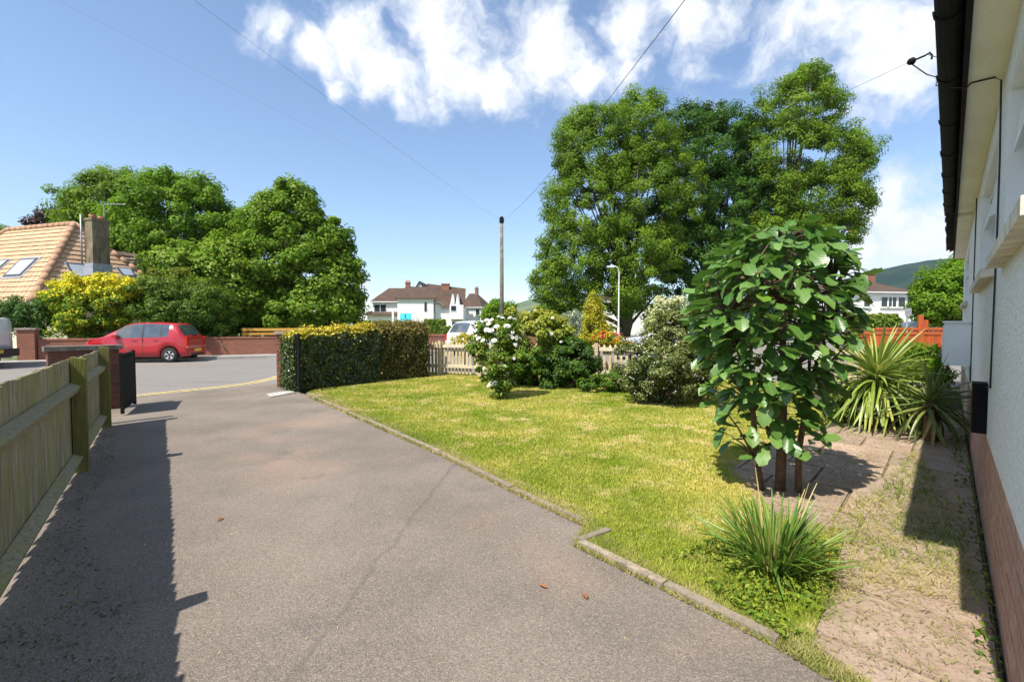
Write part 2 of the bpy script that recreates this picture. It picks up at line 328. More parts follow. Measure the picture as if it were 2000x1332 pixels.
    # cars
    def paint(nm, col, metal=0):
        m, N, L, b = newmat(nm); v = coords(N, L)
        c = mixcol(N, L, noise(N, L, v, 3, 5), col, tuple(x * .9 for x in col)); L.new(c, b.inputs['Base Color'])
        b.inputs['Roughness'].default_value = .35; b.inputs['Coat Weight'].default_value = .8; b.inputs['Coat Roughness'].default_value = .06; b.inputs['Metallic'].default_value = metal; M[nm] = m
    paint('red_paint', (.40, .006, .014)); paint('car_white', (.82, .83, .84)); paint('car_silver', (.58, .60, .65), .35); paint('van_white', (.70, .76, .82)); paint('car_navy', (.02, .03, .06))
    M['tyre'] = simple('tyre', (.014, .014, .014), .85); M['alloy'] = simple('alloy', (.66, .66, .67), .3, .6, bmp=0, var=.1)
    M['trim'] = simple('trim', (.02, .02, .022), .6); M['plate_y'] = simple('plate_y', (.75, .50, .05), .5); M['tail'] = simple('tail', (.50, .012, .01), .15, bmp=0); M['lamp'] = simple('lamp', (.75, .77, .78), .12, bmp=0); M['amber'] = simple('amber', (.75, .22, .08), .2, bmp=0)
    # bark and leaves
    M['bark'] = simple('bark', (.085, .062, .042), .95, var=.5, scale=9, bmp=.7)
    M['bark_young'] = simple('bark_young', (.155, .098, .060), .85, var=.4, scale=14, bmp=.5)
    M['twigs'] = simple('twigs', (.018, .02, .01), 1, var=.5, scale=14, bmp=.6)
    lm = leafmat
    M['lf_ash'] = lm('lf_ash', (.052, .115, .008), (.200, .305, .022), trans=.34, rough=.55, spec=.2)
    M['lf_oak'] = lm('lf_oak', (.020, .062, .007), (.075, .165, .014), trans=.28, rough=.55, spec=.2)
    M['lf_lime'] = lm('lf_lime', (.058, .140, .007), (.190, .315, .018), trans=.35, rough=.55, spec=.2)
    M['lf_cherry'] = lm('lf_cherry', (.042, .110, .007), (.155, .280, .018), (.26, .33, .03), trans=.3, rough=.55, spec=.2)
    M['lf_copper'] = lm('lf_copper', (.02, .01, .012), (.05, .02, .022), trans=.2)
    M['lf_gold'] = lm('lf_gold', (.060, .150, .008), (.15, .27, .015), (.92, .74, .03), trans=.3, rough=.55, spec=.2)
    M['lf_shrub'] = lm('lf_shrub', (.035, .090, .006), (.12, .22, .018), (.38, .31, .04), trans=.28, rough=.5, spec=.25)
    M['lf_dark'] = lm('lf_dark', (.026, .072, .008), (.085, .165, .020), trans=.22, rough=.5, spec=.25)
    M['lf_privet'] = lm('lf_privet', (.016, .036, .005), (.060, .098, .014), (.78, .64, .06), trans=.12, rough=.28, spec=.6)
    M['lf_copperhedge'] = lm('lf_copperhedge', (.028, .048, .007), (.095, .098, .018), (.36, .28, .08), trans=.22, rough=.5, spec=.25)
    M['lf_rose'] = lm('lf_rose', (.035, .100, .008), (.13, .24, .022), (.42, .40, .05), trans=.25, rough=.5, spec=.25)
    M['lf_varieg'] = lm('lf_varieg', (.045, .078, .012), (.135, .170, .035), (.48, .45, .20), trans=.25, rough=.55, spec=.2)
    M['lf_yellowgreen'] = lm('lf_yellowgreen', (.17, .21, .015), (.38, .37, .03), (.58, .46, .03), trans=.3, spec=.2)
    M['lf_silver'] = lm('lf_silver', (.16, .20, .13), (.40, .45, .34), trans=.2)
    M['lf_pale'] = lm('lf_pale', (.20, .28, .06), (.50, .52, .20), (.75, .72, .5), trans=.3)
    M['lf_boxhedge'] = lm('lf_boxhedge', (.040, .095, .008), (.12, .21, .020), (.26, .30, .03), trans=.2, rough=.55, spec=.2)
    M['grass'] = None
    M['petal'] = simple('petal', (.88, .86, .78), .7, var=.1, scale=20, bmp=0); M['petal_red'] = simple('petal_red', (.60, .05, .03), .7, bmp=0); M['petal_orange'] = simple('petal_orange', (.75, .25, .02), .7, bmp=0)
    M['strap'] = lm('strap', (.05, .13, .03), (.12, .24, .05), (.42, .40, .16), trans=.25, rough=.4)
    m, N, L, b = newmat('big_leaf'); v = coords(N, L)
    oi = objrand(N)
    c = mixcol(N, L, oi, (.050, .135, .020), (.175, .305, .065))
    gt = N.new('ShaderNodeMapRange'); L.new(oi, gt.inputs[0]); gt.inputs[1].default_value = .93; gt.inputs[2].default_value = .97; c = mixcol(N, L, gt.outputs[0], c, (.16, .30, .03))
    sx = N.new('ShaderNodeSeparateXYZ'); L.new(v, sx.inputs[0]); ay = N.new('ShaderNodeMath'); ay.operation = 'ABSOLUTE'; L.new(sx.outputs[1], ay.inputs[0])
    mr = N.new('ShaderNodeMapRange'); L.new(ay.outputs[0], mr.inputs[0]); mr.inputs[1].default_value = .001; mr.inputs[2].default_value = .006; mr.inputs[3].default_value = .55; mr.inputs[4].default_value = 0
    c = mixcol(N, L, mr.outputs[0], c, (.22, .30, .10))
    # side veins
    ve = N.new('ShaderNodeMath'); ve.operation = 'MULTIPLY_ADD'; L.new(ay.outputs[0], ve.inputs[0]); ve.inputs[1].default_value = -.9; L.new(sx.outputs[0], ve.inputs[2])
    wv = N.new('ShaderNodeMath'); wv.operation = 'PINGPONG'; L.new(ve.outputs[0], wv.inputs[0]); wv.inputs[1].default_value = .009
    L.new(c, b.inputs['Base Color']); b.inputs['Roughness'].default_value = .33; b.inputs['Specular IOR Level'].default_value = .6
    bump(N, L, b, wv.outputs[0], .16, .6)
    tr = N.new('ShaderNodeBsdfTranslucent'); L.new(mixcol(N, L, .6, c, (.12, .26, .02)), tr.inputs[0]); mxs = N.new('ShaderNodeMixShader'); mxs.inputs[0].default_value = .25
    L.new(b.outputs[0], mxs.inputs[1]); L.new(tr.outputs[0], mxs.inputs[2]); L.new(mxs.outputs[0], N['Material Output'].inputs[0]); M['big_leaf'] = m
    def sword(nm, c1, c2, c3):
        m, N, L, b = newmat(nm); oi = objrand(N); v = coords(N, L, (1.5, 60, 1), perobj=True)
        c = mixcol(N, L, oi, c1, c2); gt = N.new('ShaderNodeMapRange'); L.new(oi, gt.inputs[0]); gt.inputs[1].default_value = .82; gt.inputs[2].default_value = 1.0; c = mixcol(N, L, gt.outputs[0], c, c3)
        c = mixcol(N, L, noise(N, L, v, 3, 3), c, mixcol(N, L, .35, c, c3)); L.new(c, b.inputs['Base Color']); b.inputs['Roughness'].default_value = .4
        tr = N.new('ShaderNodeBsdfTranslucent'); L.new(c, tr.inputs[0]); mxs = N.new('ShaderNodeMixShader'); mxs.inputs[0].default_value = .25
        L.new(b.outputs[0], mxs.inputs[1]); L.new(tr.outputs[0], mxs.inputs[2]); L.new(mxs.outputs[0], N['Material Output'].inputs[0]); M[nm] = m
    sword('sword', (.12, .23, .025), (.26, .37, .05), (.60, .57, .16)); sword('sword_green', (.05, .16, .015), (.12, .27, .03), (.36, .36, .08)); sword('sword_dark', (.05, .10, .02), (.10, .17, .035), (.28, .27, .08)); sword('dry_leaf', (.50, .40, .16), (.62, .52, .22), (.45, .30, .12))
    # hills
    def hill(nm, c1, c2, sc):
        m, N, L, b = newmat(nm); v = coords(N, L); c = mixcol(N, L, noise(N, L, v, sc, 8), c1, c2); c = mixcol(N, L, noise(N, L, v, sc * .35, 3, .5, .5, .56), c, c1)
        L.new(c, b.inputs['Base Color']); b.inputs['Roughness'].default_value = 1; b.inputs['Specular IOR Level'].default_value = 0; M[nm] = m
    hill('hill_wood', (.010, .028, .020), (.028, .052, .032), .02); hill('hill_field', (.06, .10, .045), (.15, .17, .075), .012)
    m, N, L, b = newmat('sign'); v = coords(N, L)
    c = mixcol(N, L, noise(N, L, v, 5, 2, .5, .45, .55), (.05, .55, .68), (.10, .70, .80)); L.new(c, b.inputs['Base Color']); M['sign'] = m
    M['magenta'] = simple('magenta', (.65, .08, .45), .5, bmp=0); M['navy_print'] = simple('navy_print', (.02, .06, .15), .5, bmp=0)
    M['concrete_pole'] = simple('pole_wood', (.17, .15, .13), .9, var=.4, scale=5); M['galv'] = simple('galv', (.66, .68, .70), .5, .2, bmp=0); M['grey_metal'] = simple('grey_metal', (.35, .36, .38), .5, .3, bmp=0)
    M['straw'] = simple('straw', (.46, .37, .17), .9, var=.4, scale=4, bmp=0); M['dead_leaf'] = simple('dead_leaf', (.30, .12, .05), .9, var=.4)
    M['marble'] = simple('plaque', (.46, .44, .41), .6, var=.35, scale=25)
mats()

# ------------------------------------------------------------------ foliage
def leafmesh(name, c, nrm, size, rnd, tip=None, aspect=.55, off=(0, 0, 0), rng=RNG):
    n = len(c); c = c - np.array(off)
    t = rng.normal(size=(n, 3)); t -= nrm * (t * nrm).sum(1, keepdims=True); t /= np.linalg.norm(t, axis=1, keepdims=True) + 1e-9
    b = np.cross(nrm, t); s = size[:, None]
    fold = nrm * s * .18
    v = np.stack([c - t * s * .5, c + b * s * .5 * aspect + fold, c + t * s * .5, c - b * s * .5 * aspect + fold], 1).reshape(-1, 3)
    me = bpy.data.meshes.new(name); me.vertices.add(4 * n); me.vertices.foreach_set('co', v.astype(np.float32).ravel())
    me.loops.add(4 * n); me.loops.foreach_set('vertex_index', np.arange(4 * n, dtype=np.int32))
    me.polygons.add(n); me.polygons.foreach_set('loop_start', np.arange(0, 4 * n, 4, dtype=np.int32))
    a = me.attributes.new('rnd', 'FLOAT', 'FACE'); a.data.foreach_set('value', rnd.astype(np.float32))
    if tip is not None:
        a = me.attributes.new('tip', 'FLOAT', 'FACE'); a.data.foreach_set('value', tip.astype(np.float32))
    me.update(calc_edges=True); return me
def unit(n, rng=RNG):
    d = rng.normal(size=(n, 3)); return d / np.linalg.norm(d, axis=1, keepdims=True)
def clumps(ells, nclump, per, rc, inner=.5, up=.5, rng=RNG, flat=.75):
    """leaf centres, normals and clump ids spread over clumps in the shells of a set of ellipsoids (c, r)"""
    C = np.array([e[0] for e in ells], float); Rr = np.array([e[1] for e in ells], float)
    w = (Rr[:, 0] * Rr[:, 2]) ** .9; w /= w.sum()
    cc = []; dd = []
    while len(cc) < nclump:
        k = rng.choice(len(ells), size=nclump, p=w); d = unit(nclump, rng); u = rng.uniform(inner, 1, (nclump, 1)) ** .6; u = np.where(rng.uniform(0, 1, (nclump, 1)) < .16, rng.uniform(1, 1.16, (nclump, 1)), u)
        p = C[k] + d * Rr[k] * u
        q = np.min(np.linalg.norm((p[:, None] - C[None]) / Rr[None], axis=2) + (np.arange(len(ells))[None] == k[:, None]) * 9, axis=1) if len(ells) > 1 else np.full(nclump, 9.)
        ok = q > .62
        cc += list(p[ok]); dd += list(d[ok])
    cc = np.array(cc[:nclump]); dd = np.array(dd[:nclump])
    rad = rc * rng.uniform(.6, 1.25, nclump)
    ids = np.repeat(np.arange(nclump), per); l = unit(len(ids), rng); u = rng.uniform(0, 1, (len(ids), 1)) ** .45
    pos = cc[ids] + l * u * rad[ids][:, None] * np.array([1, 1, flat])
    nr = dd[ids] * .5 + l * .9 + np.array([0, 0, up]) + rng.normal(size=l.shape) * .45
    nr /= np.linalg.norm(nr, axis=1, keepdims=True)
    return pos, nr, ids, cc
def ellpx(Y, items):
    """ellipsoids given by photo pixel centre and pixel radii at depth Y (+dy), depth radius = k * horizontal one"""
    out = []
    for it in items:
        x, y, rx, ry = it[:4]; dy = it[4] if len(it) > 4 else 0; c = P(x, y, Y + dy); s = (Y + dy) / FPX
        out.append(((c.x, c.y, c.z), (rx * s, rx * s * .9, ry * s)))
    return out
def branches(base, tops, r0, rng, fork=.4, seg=7):
    mb = MB(); base = Vector(base)
    for i, t in enumerate(tops):
        t = Vector(t); d = t - base; m1 = base + Vector((d.x * .12, d.y * .12, d.z * fork)); m2 = base + Vector((d.x * .55, d.y * .55, d.z * (fork + (1 - fork) * .5)))
        k = 1 if i == 0 else .5
        mb.tube([base, m1, m2, t], [r0 * (1 if i == 0 else .8), r0 * .72 * (1 if i == 0 else .75), r0 * .42 * k, r0 * .12], seg)
    return mb
def tree(name, label, cat, base, ells, leaf, mat, nclump, per, rc, r0=.2, group=None, tipf=None, inner=.5, bark='bark', parts=('trunk', 'crown'), ntops=10, aspect=.55, seed=1, up=.5, fork=.35, flat=.75):
    rng = np.random.default_rng(seed); base = Vector(base)
    t = thing(name, base, label, cat, group)
    pos, nr, ids, cc = clumps(ells, nclump, per, rc, inner, up, rng, flat)
    ok = pos[:, 2] > .03; pos, nr, ids = pos[ok], nr[ok], ids[ok]
    n = len(pos); rnd = np.clip(rng.uniform(0, 1, nclump)[ids] * .65 + rng.uniform(0, 1, n) * .35, 0, 1)
    tip = tipf(pos, rng) if tipf else None
    me = leafmesh(parts[1], pos, nr, leaf * rng.uniform(.6, 1.3, n), rnd, tip, aspect, base, rng)
    link(parts[1], me, M[mat], t, off=base)
    tops = [e[0] for e in ells][:4] + [cc[i] for i in rng.choice(nclump, min(ntops, nclump), replace=False)]
    part(parts[0], branches(base, tops, r0, rng, fork), M[bark], t, True)
    return t
SH = ('stem', 'foliage')

# ------------------------------------------------------------------ the setting
W_AZ = R(43.5); WD = Vector((math.sin(W_AZ), math.cos(W_AZ))); WN = Vector((math.cos(W_AZ), -math.sin(W_AZ)))   # house wall: along, into the house
def W(s, lat, z=0.0): p = WD * s + WN * lat; return Vector((p.x, p.y, z))
def poly(name, pts, z, mat):
    return struct(name, MB().add([(p[0], p[1], z) for p in pts], [tuple(range(len(pts)))]), mat)
poly('ground', [(-6000, -600), (6000, -600), (6000, 7000), (-6000, 7000)], -.06, M['verge'])
# road: everything between the garden front and the far wall
WALL_L, WALL_R = G(37, 707), G(500, 695); WDIR = (WALL_R - WALL_L).normalized(); WNRM = Vector((WDIR.y, -WDIR.x, 0))
def FW(t, off=0.0, z=0.0): p = WALL_L + WDIR * t + WNRM * off; return Vector((p.x, p.y, z))     # along the far wall; off towards the road
KERB_OFF = 1.35
ra, rb = FW(-60, KERB_OFF), FW(75, KERB_OFF)
poly('road', [(-60, -8), (-9.6, 5.0), (-3.9, 12.5), (60, 4), (90, 35), (rb.x, rb.y), (ra.x, ra.y)], -.03, M['road'])
poly('pavement', [FW(-60, KERB_OFF - .12), FW(75, KERB_OFF - .12), FW(75, -.2), FW(-60, -.2)], .07, M['pavement'])
kt = thing('kerb', FW(0, KERB_OFF), 'pale concrete kerb along the far pavement in front of brick wall', 'kerb')
kme = MB().box(-.45, .45, -.065, .065, -.05, .075).mesh('kerb_stone'); kme.materials.append(M['kerb'])
for i in range(34): inst('kerb_stone', kme, frame(FW(-4 + i * .915, KERB_OFF - .06), WDIR), kt)
drive = [G(600, 772), G(720, 826), G(860, 888), G(1000, 960), G(1140, 1026), G(1128, 1068), G(1300, 1152), G(1520, 1262), G(1700, 1360)]
poly('driveway', [(p.x, p.y) for p in drive] + [(1.6, -3), (-6, -3), (-7.2, 5.0), (-9.0, 6.6), (-6.6, 9.9), (-5.6, 11.1)], 0.0, M['tarmac'])
lawn_px = [(600, 768), (720, 822), (860, 884), (1000, 955), (1140, 1020), (1140, 1060), (1300, 1142), (1520, 1252), (1580, 1268), (1640, 1110), (1640, 1040), (1515, 1006), (1430, 918), (1495, 868), (1595, 842), (1640, 810), (1500, 740), (1230, 735), (1160, 735), (840, 728), (700, 728)]
lawn = [G(x, y) for x, y in lawn_px]
lo = poly('lawn', lawn, .012, M['turf'])
bed = [G(1580, 1272), G(1655, 1100), G(1620, 1020), G(1480, 1000), G(1400, 905), G(1590, 842), G(1660, 800), G(1500, 720)]
poly('garden_bed', [(-6, 12.2), (-3.6, 9.6)] + [(0, 8.6), (3.0, 7.0), (4.0, 4.4), W(7, .15), W(14.5, .15), (9.6, 9.9), (2.6, 11.9)], .004, M['soil'])
# path of old slabs beside the house
path = thing('garden_path', W(4, -.5), 'worn buff concrete slab path strewn with dry grass beside the house', 'path', kind='structure')
part('bedding', MB().prism([W(.6, .19, -.02), W(10.5, .19, -.02), W(10.5, -.55, -.02), G(1600, 845, -.02), G(1410, 905, -.02), G(1480, 1000, -.02), G(1650, 1060, -.02), G(1585, 1262, -.02), G(1740, 1365, -.02), Vector((.62, .75, -.02))], (0, 0, .027)), M['slab_joint'], path)
def inpoly(x, y, pts):
    c = np.zeros(len(x), bool); n = len(pts)
    for i in range(n):
        a, b = pts[i], pts[(i + 1) % n]
        k = ((a[1] > y) != (b[1] > y)) & (x < (b[0] - a[0]) * (y - a[1]) / (b[1] - a[1] + 1e-12) + a[0]); c ^= k
    return c
path_poly = [W(.6, .2), W(10.5, .2), W(10.5, -.55), G(1600, 845), G(1410, 905), G(1480, 1000), G(1650, 1060), G(1585, 1262), G(1740, 1365), Vector((.62, .75, 0))]
rnd_ = random.Random(5)
def clip(sub, cell):                                 # polygon cut by a convex counter-clockwise cell (2-D)
    for a, b in zip(cell, cell[1:] + cell[:1]):
        out = []
        side = lambda p: (b[0] - a[0]) * (p[1] - a[1]) - (b[1] - a[1]) * (p[0] - a[0])
        for p, q in zip(sub, sub[1:] + sub[:1]):
            sp, sq = side(p), side(q)
            if sp >= 0: out.append(p)
            if (sp >= 0) != (sq >= 0):
                k = sp / (sp - sq); out.append((p[0] + (q[0] - p[0]) * k, p[1] + (q[1] - p[1]) * k))
        sub = out
        if len(sub) < 3: return []
    return sub
pp2 = [(p[0], p[1]) for p in path_poly]; s = .62
while s < 10.3:
    ds = rnd_.uniform(.52, .68); lat = .185
    while lat > -3.3:
        dl = rnd_.choice([.45, .6, .6, .75]); g = .012; j = lambda: rnd_.uniform(-.012, .012)
        c4 = [W(a, b) for a, b in ((s + g + j(), lat - g), (s + g, lat - dl + g + j()), (s + ds - g + j(), lat - dl + g), (s + ds - g, lat - g + j() * .4))]
        c4 = [(p.x, p.y) for p in c4]
        ar = sum(a[0] * b[1] - b[0] * a[1] for a, b in zip(c4, c4[1:] + c4[:1]))
        if ar < 0: c4 = c4[::-1]
        q = clip(pp2, c4); area = abs(sum(a[0] * b[1] - b[0] * a[1] for a, b in zip(q, q[1:] + q[:1]))) / 2 if q else 0
        if area > .03: part('slab', MB().prism([(x, y, 0.0) for x, y in q], (0, 0, .021 + rnd_.uniform(-.005, .004))), M['slab'], path)
        lat -= dl
    s += ds
# concrete edging along the drive
edge = thing('drive_edging', G(1140, 1065), 'low buff concrete edging strip between tarmac drive and lawn', 'edging')
def edge_run(a, b, step=.9, w=.05, h=.035):
    d = (b - a); n = max(1, round(d.length / step)); dn = d.normalized()
    for i in range(n):
        p = a + d * (i / n); q = a + d * ((i + 1) / n); m = (p + q) / 2; L_ = (q - p).length / 2 - .006
        hh = h + random.uniform(-.008, .008)
        o = part('edging_stone', MB().obox(m, dn, (-dn.y, dn.x), -L_, L_, -w / 2, w / 2, -.03, hh), M['edging'], edge)
ep = [G(600, 770), G(720, 824), G(860, 886), G(1000, 957), G(1140, 1021)]
for a, b in zip(ep, ep[1:]): edge_run(a, b)
edge_run(G(1190, 1040), G(1130, 1062), .6); edge_run(G(1134, 1064), G(1300, 1147), .9, .055, .04); edge_run(G(1300, 1147), G(1522, 1258), .9, .055, .04)

# double yellow lines round the junction
yl = [G(x, y, -.022) for x, y in ((120, 795), (262, 774), (360, 764), (440, 756), (500, 748), (545, 738), (575, 728), (640, 708), (760, 694))]
def ribbon(pts, w, off):
    mb = MB(); v = []
    for i, p in enumerate(pts):
        t = (pts[min(i + 1, len(pts) - 1)] - pts[max(i - 1, 0)]).normalized(); n = Vector((-t.y, t.x, 0))
        v += [p + n * (off - w / 2), p + n * (off + w / 2)]
    return mb.add(v, [(2 * i, 2 * i + 2, 2 * i + 3, 2 * i + 1) for i in range(len(pts) - 1)])
lines = thing('road_markings', yl[3], 'double yellow lines curving along the road edge outside the gateway', 'road marking', kind='structure')
for off in (0.0, .2): part('yellow_line', ribbon(yl, .085, off), M['yellow_line'], lines)

# ------------------------------------------------------------------ grass
def grass(name, N0, pts, hmin, hmax, cols, label, seed, ymin=1.2, z0=.012, wdt=.004, cat='grass', lean=.5, power=1.6):
    rng = np.random.default_rng(seed)
    xs = np.array([p[0] for p in pts]); ys = np.array([p[1] for p in pts]); X = []; Y = []
    tot = 0
    while tot < N0:
        x = rng.uniform(xs.min(), xs.max(), N0); y = rng.uniform(ys.min(), ys.max(), N0)
        d = np.sqrt(x * x + y * y); keep = (rng.uniform(0, 1, N0) < np.clip((3.0 / d) ** power, 0, 1)) & inpoly(x, y, pts)
        X.append(x[keep]); Y.append(y[keep]); tot += keep.sum()
    x = np.concatenate(X)[:N0]; y = np.concatenate(Y)[:N0]; n = len(x); d = np.sqrt(x * x + y * y)
    h = rng.uniform(hmin, hmax, n); wd = wdt * np.clip(d / 3.5, .8, 3.0); a = rng.uniform(0, 2 * math.pi, n); la = rng.uniform(0, 2 * math.pi, n); ln = h * lean * rng.uniform(.2, 1.4, n)
    b0 = np.stack([x - np.cos(a) * wd, y - np.sin(a) * wd, np.full(n, z0)], 1); b1 = np.stack([x + np.cos(a) * wd, y + np.sin(a) * wd, np.full(n, z0)], 1)
    tp = np.stack([x + np.cos(la) * ln, y + np.sin(la) * ln, z0 + h], 1)
    v = np.stack([b0, b1, tp], 1).reshape(-1, 3)
    me = bpy.data.meshes.new(name); me.vertices.add(3 * n); me.vertices.foreach_set('co', v.astype(np.float32).ravel())
    me.loops.add(3 * n); me.loops.foreach_set('vertex_index', np.arange(3 * n, dtype=np.int32)); me.polygons.add(n); me.polygons.foreach_set('loop_start', np.arange(0, 3 * n, 3, dtype=np.int32))
    at = me.attributes.new('rnd', 'FLOAT', 'FACE'); at.data.foreach_set('value', rng.uniform(0, 1, n).astype(np.float32)); me.update(calc_edges=True)
    gb = np.full(n, 9.0)
    for p_, q_ in zip(drive, drive[1:]):
        ex, ey = q_.x - p_.x, q_.y - p_.y; tt = np.clip(((x - p_.x) * ex + (y - p_.y) * ey) / (ex * ex + ey * ey), 0, 1); gb = np.minimum(gb, np.hypot(x - p_.x - tt * ex, y - p_.y - tt * ey))
    at = me.attributes.new('tip', 'FLOAT', 'FACE'); at.data.foreach_set('value', np.clip(1.15 - np.abs(gb - .32) / .55 + rng.normal(0, .2, n), 0, 1).astype(np.float32) * .8)
    m, Nn, L, b = newmat(name); vv = coords(Nn, L); an = Nn.new('ShaderNodeAttribute'); an.attribute_name = 'rnd'
    g1, g2, y1, y2, dry = cols
    gr = mixcol(Nn, L, an.outputs['Fac'], g1, g2); ye = mixcol(Nn, L, an.outputs['Fac'], y1, y2)
    c = mixcol(Nn, L, noise(Nn, L, vv, .8, 5, .6, .36, .66), gr, ye); c = mixcol(Nn, L, noise(Nn, L, vv, 2.3, 5, .6, .53, .70), c, dry); kb = Nn.new('ShaderNodeAttribute'); kb.attribute_name = 'tip'
    kf = Nn.new('ShaderNodeMath'); kf.operation = 'MULTIPLY'; L.new(kb.outputs['Fac'], kf.inputs[0]); L.new(noise(Nn, L, vv, 1.9, 4, .6, .36, .6), kf.inputs[1]); c = mixcol(Nn, L, kf.outputs[0], c, gr) if name == 'lawn_grass' else c
    L.new(c, b.inputs['Base Color']); b.inputs['Roughness'].default_value = .6; b.inputs['Specular IOR Level'].default_value = .25
    tr = Nn.new('ShaderNodeBsdfTranslucent'); L.new(c, tr.inputs[0]); mx = Nn.new('ShaderNodeMixShader'); mx.inputs[0].default_value = .3
    L.new(b.outputs[0], mx.inputs[1]); L.new(tr.outputs[0], mx.inputs[2]); L.new(mx.outputs[0], Nn['Material Output'].inputs[0])
    o = link(name, me, m, None); return props(o, label, cat, kind='stuff')
GC = ((.19, .28, .02), (.36, .45, .04), (.50, .46, .08), (.76, .68, .19), (.80, .65, .30))
grass('lawn_grass', 400000, lawn, .008, .028, GC, 'short yellowing mown grass of the front lawn', 3)
rim = [G(600, 775), G(720, 829), G(860, 891), G(1000, 963), G(1140, 1030), G(1120, 1068), G(1300, 1158), G(1520, 1270), G(1600, 1318), G(1720, 1380), G(1730, 1360), G(1620, 1290), G(1590, 1240), G(1520, 1240), G(1300, 1128), G(1180, 1050), G(1150, 1005), G(1000, 940), G(860, 870), G(720, 810), G(620, 765)]
grass('edge_grass', 26000, rim, .012, .045, ((.14, .20, .03), (.3, .32, .06), (.50, .40, .15), (.62, .52, .25), (.56, .46, .22)), 'straggly straw coloured grass creeping over the drive edging', 4, lean=1.1, z0=.004)
grass('dry_clippings', 11000, [Vector((p[0], p[1], 0)) for p in path_poly], .004, .016, ((.14, .17, .04), (.3, .30, .08), (.40, .32, .13), (.52, .42, .20), (.42, .33, .16)), 'dry grass clippings scattered over the slab path', 5, z0=.03, lean=4.0, cat='clippings', wdt=.003)

# ------------------------------------------------------------------ white house on the right
H0, H1, EAVE = 1.95, 14.0, 2.9
house = thing('white_bungalow', W(6, .2), 'white pebbledash bungalow wall with brick plinth and dark eaves, at far right', 'house')
PL = .66
wins = [(1.98, 3.6), (4.35, 6.4), (10.3, 12.8)]; WZ0, WZ1 = 1.80, 2.66
def wallbox(mb, s0, s1, l0, l1, z0, z1): mb.obox((0, 0), WD, WN, s0, s1, l0, l1, z0, z1)
mb = MB(); cuts = [H0] + [c for w in wins for c in w] + [H1]
for a, b in zip(cuts[0::2], cuts[1::2]):
    if b - a > .05: wallbox(mb, a, b, .2, .5, PL, EAVE + .05)
for a, b in wins: wallbox(mb, a, b, .2, .5, PL, WZ0); wallbox(mb, a, b, .2, .5, WZ1, EAVE + .05)
wallbox(mb, H0, H0 + .28, .5, 7, PL, EAVE + .05); wallbox(mb, H1 - .28, H1, .5, 7, PL, EAVE + .05); wallbox(mb, H0, H1, 7, 7.3, 0, EAVE + .05)
part('wall', mb, M['pebbledash'], house)
# brick plinth
pl = part('plinth', MB().obox((0, 0), WD, WN, H0, H1, .2045, .5, -.05, PL), M['mortar'], house)
bme = MB().box(-.1055, .1055, -.05, .05, -.0315, .0315).mesh('brick'); bme.materials.append(M['brick_plinth'])
rest = MB(); rows = 9; bh = PL / rows
for r_ in range(rows):
    s = H0 + (.11 if r_ % 2 else 0); z = bh * (r_ + .5)
    while s < H1 - .2:
        j = random.uniform(-.0012, .0012)
        if s < 9.0: inst('brick', bme, frame(W(s + .1125, .252 + j), WD, z), pl)
        else: rest.obox((0, 0), WD, WN, s, s + .213, .206 + j, .3, z - .0315, z + .0315)
        s += .225
o = part('bricks', rest, M['brick_plinth'], pl); o['kind'] = 'stuff'
# windows: reveal, frame, pane, sill, opened fanlight
for (a, b) in wins:
    fr = MB(); e = .06
    for q in ((a, a + e, WZ0, WZ1), (b - e, b, WZ0, WZ1), (a + e, b - e, WZ0, WZ0 + e), (a + e, b - e, WZ1 - e, WZ1), ((a + b) / 2 - .035, (a + b) / 2 + .035, WZ0 + e, WZ1 - e)):
        wallbox(fr, q[0], q[1], .30, .36, q[2], q[3])
    w = part('window', fr, M['white_paint'], house)
    part('reveal', MB().obox((0, 0), WD, WN, b - .014, b + .002, .198, .299, WZ0 + .013, WZ1).obox((0, 0), WD, WN, a, b - .015, .203, .299, WZ1 - .014, WZ1 + .002), M['white_paint'], w)
    part('pane', MB().obox((0, 0), WD, WN, a + e, b - e, .325, .335, WZ0 + e, WZ1 - e), M['house_glass'], w)
    sl = MB().hexa([W(a - .06, .135, WZ0 - .075), W(b + .06, .135, WZ0 - .075), W(b + .06, .32, WZ0 - .06), W(a - .06, .32, WZ0 - .06), W(a - .06, .135, WZ0 - .02), W(b + .06, .135, WZ0 - .02), W(b + .06, .32, WZ0 + .012), W(a - .06, .32, WZ0 + .012)])
    part('sill', sl, M['sill'], w)
    # opened top light, hinged along its top edge
    m_ = (a + b) / 2; z1 = WZ1 - .04; z0 = WZ1 - .34; o0, o1 = .285, .25
    fl = MB(); c4 = [(m_ + .06, o0, z1), (b - .08, o0, z1), (b - .08, o1, z0), (m_ + .06, o1, z0)]
    def lp(u, v):
        A = W(*c4[0]).lerp(W(*c4[1]), u); B = W(*c4[3]).lerp(W(*c4[2]), u); return A.lerp(B, v)
    th = Vector((-WN.x * .035, -WN.y * .035, -.02))
    for (u0, u1, v0, v1) in ((0, 1, 0, .16), (0, 1, .84, 1), (0, .07, .16, .84), (.93, 1, .16, .84)): fl.prism([lp(u0, v0), lp(u1, v0), lp(u1, v1), lp(u0, v1)], th)
    f_ = part('fanlight', fl, M['white_paint'], w)
    part('fanlight_pane', MB().prism([lp(.07, .16) + th * .4, lp(.93, .16) + th * .4, lp(.93, .84) + th * .4, lp(.07, .84) + th * .4], th * .2), M['house_glass'], w)
